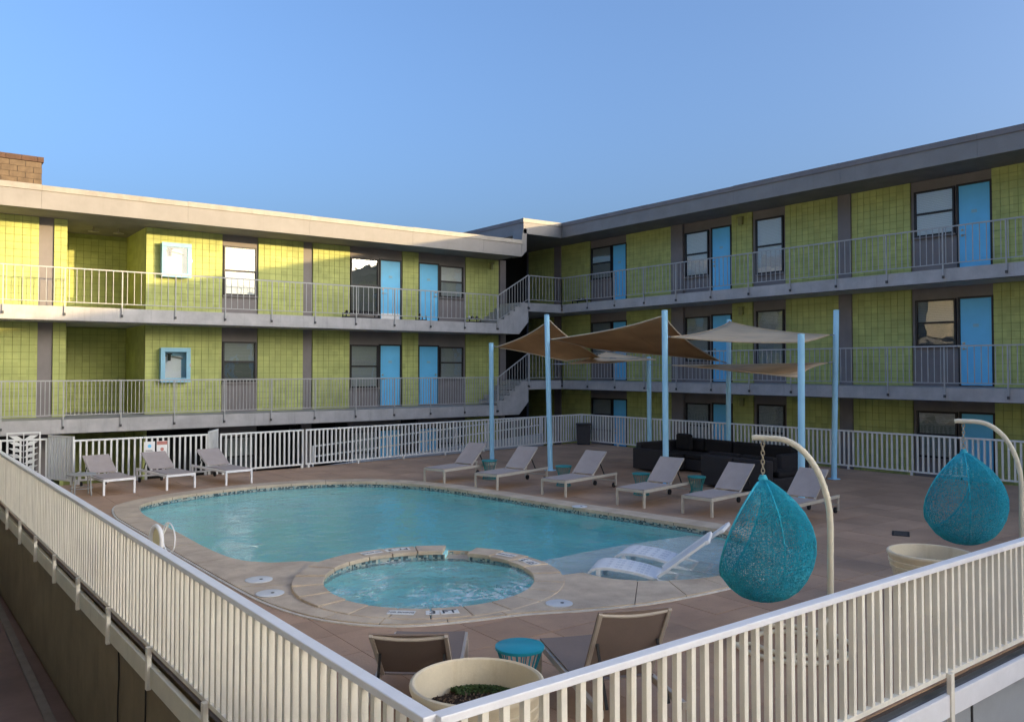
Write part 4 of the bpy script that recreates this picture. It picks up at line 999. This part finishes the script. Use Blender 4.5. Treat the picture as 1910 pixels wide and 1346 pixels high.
# ------------------------------------------------------------------ loungers
def make_lounger(label, loc, rz, back=48, sl='sling', fr='lframe', group='sling loungers in the row beyond the pool', L=1.95, bl=.72):
    t = thing('sun_lounger', label, 'sun lounger', loc, rz, group)
    w = .31; h = .34; hx = 1.06; ca, sa = math.cos(R_(back)), math.sin(R_(back))
    for s in (-1, 1):
        W = MB(); W.box(0, L, s * w - .018, s * w + .018, h - .055, h); W.build('side_rail', fr, t, bevel=.004)
        W = MB(); W.box(0, .042, s * w - .021, s * w + .021, 0, h - .056); W.build('leg', fr, t, bevel=.004)
        W = MB(); W.box(L - .055, L - .02, s * w - .017, s * w + .017, .05, h - .056); W.build('leg', fr, t)
        W = MB(); W.tube([(L - .037, s * (w - .035), .055), (L - .037, s * (w - .07), .055)], .055, 14); W.build('wheel', 'wheel', t, smooth=True)
        W = MB(); W.bar((hx, s * (w - .045), h + .012), (hx + bl * ca, s * (w - .045), h + .012 + bl * sa), .03, .03, up=(0, 1, 0)); W.build('back_rail', fr, t, bevel=.004)
        W = MB(); W.bar((hx + .42 * ca, s * (w - .075), h + .42 * sa), (hx + .42 * ca + .20, s * (w - .075), h - .04), .018, .018, up=(0, 1, 0)); W.build('strut', 'wheel', t)
    W = MB(); W.box(.001, .041, -w + .019, w - .019, h - .05, h - .004); W.build('foot_bar', fr, t)
    W = MB(); W.box(L - .05, L - .02, -w + .018, w - .018, h - .20, h - .17); W.build('rear_bar', fr, t)
    # slings: thin cloth with a slight sag
    def cloth(name, x0, x1, z0, ca_, sa_, wid, sag, th=.012, pivot=None):
        W = MB(); nx, ny = 10, 6; V = []; 
        for k2 in (0, 1):
            for i in range(nx + 1):
                for j in range(ny + 1):
                    s = i / nx; u = j / ny; a = x0 + (x1 - x0) * s; g = -sag * 4 * u * (1 - u) * (0.35 + .65 * 4 * s * (1 - s)) - th * k2
                    X = pivot[0] + a * ca_ - g * sa_; Z = pivot[1] + a * sa_ + g * ca_
                    V.append((X, -wid + 2 * wid * u, Z))
        m_ = ny + 1; o_ = (nx + 1) * m_; F = []
        for i in range(nx):
            for j in range(ny):
                a = i * m_ + j; F.append((a, a + m_, a + m_ + 1, a + 1)); F.append((o_ + a, o_ + a + 1, o_ + a + m_ + 1, o_ + a + m_))
        for i in range(nx):
            for j in (0, ny):
                a = i * m_ + j; b = a + m_; F.append((a, o_ + a, o_ + b, b) if j else (a, b, o_ + b, o_ + a))
        for j in range(ny):
            for i in (0, nx):
                a = i * m_ + j; b = a + 1; F.append((a, b, o_ + b, o_ + a) if i else (a, o_ + a, o_ + b, b))
        W.add(V, F); W.build(name, sl, t, smooth=True)
    cloth('seat_sling', .03, hx - .005, 0, 1, 0, w - .005, .018, pivot=(0, h + .016))
    cloth('back_sling', .01, bl - .015, 0, ca, sa, w - .028, .018, pivot=(hx, h + .036))
    W = MB(); W.tube([(hx + (bl - .02) * ca, -w + .045 + i * (2 * w - .09) / 8, h + .012 + (bl - .02) * sa - .022 * math.sin(math.pi * i / 8)) for i in range(9)], .014, 8); W.build('head_bar', fr, t, smooth=True)
    return t
ROW = [((10.25, 16.87), 16, 'first lounger of the row beyond the pool, at the far left'), ((10.68, 15.36), 16, 'second lounger of the row, in front of the tall blue pole'), ((11.27, 13.72), 13, 'third lounger of the row, teal stools on both sides'),
       ((11.60, 11.77), 12, 'fourth lounger of the row, in front of the dark sofa'), ((11.87, 10.33), 8, 'fifth lounger of the row, left of the hanging chair'), ((12.25, 8.98), 8, 'last lounger of the row, mostly hidden by the near hanging chair')]
for (x, y), a, lb in ROW: make_lounger('taupe sling lounger, ' + lb, (x, y, .003), R_(a), 41)
G2 = 'loungers at the far left of the deck'
for x, y, a, lb in ((3.98, 19.42, 96, 'grey sling lounger with white legs, leftmost, beside the round table'), (5.25, 19.42, 97, 'grey sling lounger with white legs, in front of the two notices'), (6.54, 19.40, 98, 'grey sling lounger with white legs, by the short fence')):
    make_lounger(lb, (x, y, .003), R_(a), 29, fr='white_cap', group=G2, L=1.85)
G3 = 'loungers seen from behind in the foreground'
def back_lounger(top_mid, ang, label, back):
    hx = 1.06 + .72 * math.cos(R_(back)); d = Vector((math.cos(ang), math.sin(ang)))
    f = Vector(top_mid) - d * hx
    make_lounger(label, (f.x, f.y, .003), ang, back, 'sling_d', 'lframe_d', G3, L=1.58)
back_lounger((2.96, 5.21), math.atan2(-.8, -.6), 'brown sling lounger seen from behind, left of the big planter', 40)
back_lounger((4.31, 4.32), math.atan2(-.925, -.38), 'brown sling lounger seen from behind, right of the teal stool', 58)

# ------------------------------------------------------------------ small tables and stools
def stool(label, loc, m, group, r=.20, h=.45):
    t = thing('drum_stool', label, 'stool', loc, random.uniform(0, 1), group)
    W = MB(); W.lathe([(r - .01, h - .03), (r, h - .025), (r, h - .004), (r - .008, h)], 36, capt=True); W.build('top', m, t, smooth=True)
    W = MB(); W.tube([(r * .86 * math.cos(a), r * .86 * math.sin(a), .010) for a in [2 * math.pi * i / 32 for i in range(32)]], .009, 6, closed=True); W.build('foot_ring', m, t, smooth=True)
    W = MB(); W.tube([(r * .60 * math.cos(a), r * .60 * math.sin(a), h * .42) for a in [2 * math.pi * i / 28 for i in range(28)]], .007, 6, closed=True); W.build('waist_ring', m, t, smooth=True)
    W = MB(); W.tube([(r * .93, 0, h - .03), (r * .66, 0, h * .6), (r * .60, 0, h * .42), (r * .66, 0, h * .24), (r * .86, 0, .012)], .0048, 6); me = W.mesh('rod'); setmat(me, m)
    for i in range(22): piece('rod', me, t, (0, 0, 0), 2 * math.pi * i / 22)
stool('bright teal wire stool between the planter and the brown lounger', (4.14, 5.47, .003), 'teal', 'teal wire stools')
for x, y, lb in ((11.75, 16.75, 'teal wire stool beside the first lounger of the row'), (12.45, 14.78, 'teal wire stool between the second and third loungers'), (12.90, 12.75, 'teal wire stool between the third and fourth loungers'), (13.45, 11.70, 'teal wire stool between the fourth and fifth loungers')):
    stool(lb, (x, y, .003), 'teal_far', 'teal wire stools', .19, .46)
t = thing('round_table', 'round grey side table beside the leftmost lounger', 'table', (3.30, 19.75, .003))
W = MB(); W.lathe([(.27, .43), (.285, .435), (.285, .455), (.275, .46)], 32, capt=True); W.build('table_top', 'grey_tab', t, smooth=True)
for i in range(4):
    a = R_(45 + 90 * i); W = MB(); W.tube([(.20 * math.cos(a), .20 * math.sin(a), .43), (.23 * math.cos(a), .23 * math.sin(a), 0)], .016, 8); W.build('leg', 'grey_tab', t, smooth=True)
W = MB(); W.tube([(.215 * math.cos(R_(10 * i)), .215 * math.sin(R_(10 * i)), .16) for i in range(36)], .009, 6, closed=True); W.build('leg_ring', 'grey_tab', t, smooth=True)
# bin
t = thing('waste_bin', 'dark square waste bin at the far corner of the fences', 'bin', (19.75, 22.35, .003), -.7)
W = MB(); 
W.add([(-.22, -.22, 0), (.22, -.22, 0), (.22, .22, 0), (-.22, .22, 0), (-.25, -.25, .68), (.25, -.25, .68), (.25, .25, .68), (-.25, .25, .68)], [(3, 2, 1, 0), (0, 1, 5, 4), (1, 2, 6, 5), (2, 3, 7, 6), (3, 0, 4, 7), (4, 5, 6, 7)]); W.build('body', 'bin', t, bevel=.02)
W = MB(); W.box(-.265, .265, -.265, .265, .683, .74); W.build('lid', 'bin', t, bevel=.02)
W = MB(); W.box(-.17, .17, -.268, -.262, .695, .725); W.build('slot', 'lid_dark', t)

# ------------------------------------------------------------------ dark wicker sofa
t = thing('sectional_sofa', 'large black wicker sectional sofa under the shade sails', 'sofa', (16.4, 13.6, .003))
def sofa_part(name, m, x0, x1, y0, y1, z0, z1, bev=.03): W = MB(); W.box(x0 - 16.4, x1 - 16.4, y0 - 13.6, y1 - 13.6, z0, z1); return W.build(name, m, t, bevel=bev)
ys_ = [12.2, 13.12, 14.04, 14.96, 15.85]
for a, b in zip(ys_, ys_[1:]):
    sofa_part('base', 'wicker_dark', 16.75, 17.68, a + .005, b - .005, .04, .33); sofa_part('seat_cushion', 'cushion', 16.72, 17.48, a + .012, b - .012, .335, .46, .04); sofa_part('backrest', 'wicker_dark', 17.69, 17.88, a + .005, b - .005, .04, .72)
    sofa_part('back_cushion', 'cushion', 17.50, 17.685, a + .02, b - .02, .465, .80, .05)
sofa_part('base', 'wicker_dark', 16.02, 16.74, 14.97, 15.85, .04, .33); sofa_part('seat_cushion', 'cushion', 16.02, 16.71, 14.98, 15.84, .335, .46, .04)
sofa_part('backrest', 'wicker_dark', 16.02, 17.68, 15.855, 16.03, .04, .72); sofa_part('armrest', 'wicker_dark', 15.90, 16.015, 15.0, 16.03, .04, .58)
sofa_part('armrest', 'wicker_dark', 16.8, 17.88, 12.02, 12.195, .04, .66)
for a, b in ((11.05, 11.97), (11.98, 12.9)):
    sofa_part('base', 'wicker_dark', 15.16, 16.0, a + .005, b - .005, .04, .33); sofa_part('seat_cushion', 'cushion', 15.36, 16.0, a + .012, b - .012, .335, .46, .04); sofa_part('backrest', 'wicker_dark', 14.96, 15.155, a + .005, b - .005, .04, .72)
    sofa_part('back_cushion', 'cushion', 15.16, 15.34, a + .02, b - .02, .465, .78, .05)
sofa_part('throw_pillow', 'cushion', 17.25, 17.42, 15.25, 15.75, .47, .92, .06)

# ------------------------------------------------------------------ hanging egg chairs
def egg_weave(n, mrows, seed, inset=0.0):
    rnd = random.Random(seed)
    prof = [(0, .03), (.015, .14), (.05, .245), (.11, .335), (.19, .405), (.29, .46), (.40, .49), (.51, .49), (.62, .455), (.72, .395), (.81, .31), (.89, .21), (.95, .12), (.985, .055), (1.0, .02)]
    def rad(s):
        for (a, ra), (b, rb) in zip(prof, prof[1:]):
            if s <= b: u = (s - a) / (b - a); return ra + (rb - ra) * u
        return prof[-1][1]
    V = []; H = 1.20
    for j in range(mrows + 1):
        for i in range(n):
            s = j / mrows + (rnd.uniform(-.4, .4) / mrows if 0 < j < mrows else 0); a = 2 * math.pi * (i + rnd.uniform(-.38, .38)) / n; r = rad(max(0, min(1, s))) - inset
            V.append((r * math.cos(a), 1.12 * r * math.sin(a), H * s))
    keep = [not ((v[0] + .06) + (1.14 - v[2]) * .36 < 0 and v[2] > .28) if False else (v[0] > -.03 - (1.16 - v[2]) * .36) for v in V]
    F = []
    for j in range(mrows):
        for i in range(n):
            a = j * n + i; b = j * n + (i + 1) % n; c = a + n; d = b + n
            if keep[a] and keep[b] and keep[c] and keep[d]:
                if rnd.random() < .5: F += [(a, b, d), (a, d, c)]
                elif rnd.random() < .5: F += [(a, b, c), (b, d, c)]
                else: F += [(a, b, d, c)]
    W = MB(); W.add(V, F)
    return W, rad
def egg_chair(label, base, rz, seed, twist):
    t = thing('hanging_chair', label, 'hanging chair', base, rz, 'teal hanging egg chairs')
    px_, cx_ = .35, -.27; zt = 2.0
    arc = [(px_, 0, .03), (px_ + .015, 0, .6), (px_ + .02, 0, 1.2)] + [(px_ + .02 - .50 * (1 - math.cos(R_(a))), 0, 1.2 + (zt - 1.2) * math.sin(R_(a))) for a in range(10, 91, 8)] + [(-.34, 0, zt + .002), (-.37, 0, zt - .004)]
    W = MB(); W.tube(arc, .030, 14); W.build('arm', 'stand', t, smooth=True)
    for r, nm in ((.56, 'base_ring'), (.36, 'base_ring')):
        W = MB(); W.tube([(r * math.cos(R_(8 * i)), r * math.sin(R_(8 * i)), .028) for i in range(45)], .022, 10, closed=True); W.build(nm, 'stand', t, smooth=True)
    for i in range(5):
        a = R_(72 * i); W = MB(); W.tube([(.36 * math.cos(a), .36 * math.sin(a), .028), (.56 * math.cos(a), .56 * math.sin(a), .028)], .017, 8); W.build('base_spoke', 'stand', t, smooth=True)
    W = MB(); W.tube([(px_, -.20, .30), (px_, 0, .34), (px_, .20, .30)], .015, 8); W.tube([(px_, -.20, .30), (px_ - .05, -.28, .05)], .015, 8); W.tube([(px_, .20, .30), (px_ - .05, .28, .05)], .015, 8); W.build('base_brace', 'stand', t, smooth=True)
    # chain
    z = zt - .035; i = 0
    while z > 1.63:
        W = MB(); pts_ = []
        for k2 in range(14):
            a = 2 * math.pi * k2 / 14; pts_.append((.016 * math.cos(a), 0, -.026 + .030 * math.sin(a)) if i % 2 == 0 else (0, .016 * math.cos(a), -.026 + .030 * math.sin(a)))
        W.tube(pts_, .0055, 6, closed=True); W.build('chain_link', 'chain', t, smooth=True, loc=(cx_, 0, z)); z -= .044; i += 1
    # basket
    W, rad = egg_weave(126, 72, seed); b = W.build('basket', 'wicker_teal', t, loc=(cx_, 0, .40)); b.rotation_euler = (0, 0, twist); md = b.modifiers.new('w', 'WIREFRAME'); md.thickness = .0078; md.use_boundary = True; md.use_even_offset = False
    W, _ = egg_weave(52, 28, seed + 5, .010); i2 = W.build('inner_weave', 'wicker_teal', b); md = i2.modifiers.new('w', 'WIREFRAME'); md.thickness = .008; md.use_boundary = True; md.use_even_offset = False
    # hoops: rim of the opening and ribs
    H = 1.20
    def rimpt(s, sg):
        r = rad(s); z = H * s; x = -.03 - (1.16 - z) * .36
        q = max(0, r * r - min(r, abs(x)) ** 2); return (max(x, -r), sg * 1.12 * math.sqrt(q), z)
    ss = [.07 + .90 * i / 40 for i in range(41)]
    rim = [rimpt(s, 1) for s in ss] + [rimpt(s, -1) for s in ss[::-1]]
    W = MB(); W.tube(rim, .012, 8, closed=True); W.build('rim', 'wicker_teal', b, smooth=True)
    for a in (0, 50, -50):
        W = MB(); W.tube([(rad(s) * .985 * math.cos(R_(a)), 1.12 * rad(s) * .985 * math.sin(R_(a)), H * s) for s in [.02 + i * .96 / 24 for i in range(25)]], .008, 6); W.build('rib', 'wicker_teal', b, smooth=True)
    W = MB(); W.lathe([(.03, 1.17), (.05, 1.19), (.03, 1.235)], 12, capt=True); W.build('crown', 'wicker_teal', b, smooth=True)
Rv = Vector((.803, -.596))
egg_chair('teal woven egg chair hanging on a cream arm, the nearer one', (7.08, 4.97, .003), math.atan2(Rv.y, Rv.x) + R_(-34), 3, R_(2))
egg_chair('teal woven egg chair hanging on a cream arm, the farther one at the right edge', (11.40, 5.05, .003), math.atan2(Rv.y, Rv.x) + R_(-32), 9, R_(-26))

# ------------------------------------------------------------------ planters
def planter(label, loc, moss, sc_=(1, 1, 1)):
    t = thing('planter', label, 'planter', loc, 0, 'big round beige planters'); t.scale = sc_
    R0 = .455
    W = MB(); W.lathe([(.325, 0), (.335, .02), (.40, .42), (.405, .435), (.418, .44), (.424, .47), (.414, .475), (.42, .50), (.432, .505), (.438, .535), (.43, .54), (.44, .575), (.452, .595), (R0, .61), (R0 - .006, .625), (R0 - .022, .63), (R0 - .036, .622), (R0 - .042, .60), (.375, .30), (.36, .28)], 56, capb=True); W.build('pot', 'pot', t, smooth=True)
    n = 26; V = []; F = []
    rnd = random.Random(len(label))
    for i in range(n + 1):
        for j in range(40):
            r = .40 * i / n; a = 2 * math.pi * j / 40; x, y = r * math.cos(a), r * math.sin(a)
            V.append((x, y, .445 + (.016 * rnd.uniform(-1, 1) if i < n else -.03) + .03 * (1 - (r / .4) ** 2)))
    for i in range(n):
        for j in range(40): F.append((i * 40 + j, i * 40 + (j + 1) % 40, (i + 1) * 40 + (j + 1) % 40, (i + 1) * 40 + j))
    W = MB(); W.add(V, F); W.build('soil', 'soil', t, smooth=True)
    W = MB()
    for _ in range(500):
        r = .38 * math.sqrt(rnd.random()); a = rnd.uniform(0, 6.28); x, y = r * math.cos(a), r * math.sin(a); z = .455 + .03 * (1 - (r / .4) ** 2); s = rnd.uniform(.006, .018)
        W.bar((x, y, z), (x + s * rnd.uniform(-1, 1), y + s * rnd.uniform(-1, 1), z + s * rnd.uniform(0, .9)), s * .6, s * .35)
    struct(W.build('soil_chips', 'chip', t), 'stuff')
    if moss:
        W = MB()
        for _ in range(3200):
            u = rnd.random(); a = rnd.uniform(-.2, 1.5); r = .24 + .14 * math.sqrt(u); x, y = r * math.cos(a), r * math.sin(a)
            hh = .02 * (1 - abs(r - .31) / .09) + rnd.uniform(0, .025); z = .455 + max(0, hh); s = rnd.uniform(.006, .013); th = rnd.uniform(0, 6.28); tl = rnd.uniform(-.6, .6)
            c_, s_ = math.cos(th) * s, math.sin(th) * s
            W.add([(x - c_, y - s_, z), (x + s_ * .6, y - c_ * .6, z + tl * s), (x + c_, y + s_, z + s * .4), (x - s_ * .6, y + c_ * .6, z - tl * s)], [(0, 1, 2, 3)])
        struct(W.build('ground_cover', 'leaf', t), 'stuff')
        W = MB(); W.box(-.03, .03, -.004, .004, 0, .07); o = W.build('plant_tag', 'sign_w', t, loc=(-.33, .05, .44)); o.rotation_euler = (0, .1, .5)
planter('big beige planter with soil and moss at the fence corner', (3.03, 4.45, .003), True, (.95, .95, 1.14))
planter('big beige planter with bare soil below the farther hanging chair', (9.46, 4.82, .003), False)

# ------------------------------------------------------------------ white chaises on the shallow ledge
def chaise(label, foot, hinge, loc_z=-.37):
    f = Vector(foot); h = Vector(hinge); d = h - f; L = d.length; rz = math.atan2(d.y, d.x)
    t = thing('pool_chaise', label, 'pool chaise', (f.x, f.y, loc_z), rz, 'white chaises in the pool')
    w = .30; Z = .37
    prof = [(0, Z - .04), (.05, Z + .02), (.14, Z + .06), (.28, Z + .07), (.5, Z + .055), (.72, Z + .02), (L, Z - .03)]
    pr = catmull(prof, 4, False)
    W = MB(); V = []; F = []
    for x, z in pr:
        for y, th in ((-w, 0), (w, 0), (w, .035), (-w, .035)): V.append((x, y, z - th))
    for i in range(len(pr) - 1):
        if pr[i][0] < .05 : pass
        a = i * 4; F += [(a, a + 1, a + 5, a + 4)[::-1], (a + 1, a + 2, a + 6, a + 5)[::-1], (a + 2, a + 3, a + 7, a + 6)[::-1], (a + 3, a, a + 4, a + 7)[::-1]]
    F += [(0, 1, 2, 3), tuple(range(len(pr) * 4 - 4, len(pr) * 4))[::-1]]
    W.add(V, F); W.build('leg_rest', 'plastic_w', t, smooth=True)
    for i in range(7):
        for j in range(4):
            x = .30 + i * .085; k2 = min(range(len(pr)), key=lambda q: abs(pr[q][0] - x)); z = pr[k2][1]
            W = MB(); W.box(-.022, .022, -.035, .035, 0, .003); o = W.build('slot', 'slot_grey', t, loc=(pr[k2][0], -.2 + j * .133, z + .0015)); sl_ = (pr[min(k2 + 1, len(pr) - 1)][1] - pr[k2 - 1][1]) / max(1e-3, pr[min(k2 + 1, len(pr) - 1)][0] - pr[k2 - 1][0]); o.rotation_euler = (0, -math.atan(sl_), 0)
    for x in (.16, L - .1):
        for s in (-1, 1): W = MB(); W.box(x - .03, x + .03, s * (w - .03) - .025, s * (w - .03) + .025, 0, Z + .03 if x < .5 else Z - .06); W.build('leg', 'plastic_w', t, bevel=.008)
    for s in (-1, 1):
        W = MB(); W.bar((L - .05, s * (w - .02), Z - .05), (L + .62, s * (w - .02), Z - .20), .04, .04); W.build('base_rail', 'plastic_w', t)
        W = MB(); W.bar((L, s * (w - .02), Z - .01), (L + .60, s * (w - .02), Z + .46), .035, .05, up=(0, 1, 0)); W.build('back_rail', 'plastic_w', t, bevel=.008)
    for x in (.2, .41, .60): W = MB(); W.bar((L + x, -w + .04, Z - .05 - .15 * (x + .05) / .67), (L + x, w - .04, Z - .05 - .15 * (x + .05) / .67), .04, .035); W.build('cross_bar', 'plastic_w', t)
    W = MB(); W.bar((L + .03, 0, Z + .012), (L + .60, 0, Z + .46), .024, 2 * w - .06, up=(0, 1, 0)); W.build('back_rest', 'plastic_w', t, bevel=.008)
    W = MB(); W.bar((L + .60, 0, Z + .46), (L + .66, 0, Z + .49), .05, 2 * w, up=(0, 1, 0)); W.build('head_rest', 'plastic_w', t, bevel=.012)
chaise('white plastic chaise standing in the shallow water, nearer one', (7.70, 8.58), (8.27, 7.83))
chaise('white plastic chaise standing in the shallow water, farther one', (8.60, 8.98), (9.06, 8.20))

# ------------------------------------------------------------------ life ring by the left fence
t = thing('life_ring', 'white life ring with pale yellow cover on a short post behind the left fence', 'life ring', (2.50, 10.05, .003), R_(8))
W = MB(); W.tube([(0, 0, 0), (0, 0, .86)], .018, 10); W.build('post', 'white', t, smooth=True)
W = MB(); W.lathe([(.10, 0), (.10, .012)], 20, capt=True); W.build('foot_plate', 'white', t)
W = MB(); W.tube([(-.05, .15 * math.cos(R_(10 * i)), .76 + .15 * math.sin(R_(10 * i))) for i in range(36)], .024, 12, closed=True); W.build('ring', 'white_cap', t, smooth=True)
W = MB(); W.tube([(.09, .17 * math.cos(R_(10 * i)), .76 + .17 * math.sin(R_(10 * i))) for i in range(36)], .008, 8, closed=True); W.build('hoop', 'white_cap', t, smooth=True)
W = MB(); W.lathe([(.127, 0), (.127, .012), (.0101, .02)], 32, capt=True); o = W.build('cover', 'yellow', t, loc=(-.03, 0, .76)); o.rotation_euler = (0, -math.pi / 2, 0)
W = MB(); W.tube([(0, 0, .76), (.09, 0, .76 + .17)], .008, 6); W.build('hoop_arm', 'white', t, smooth=True)
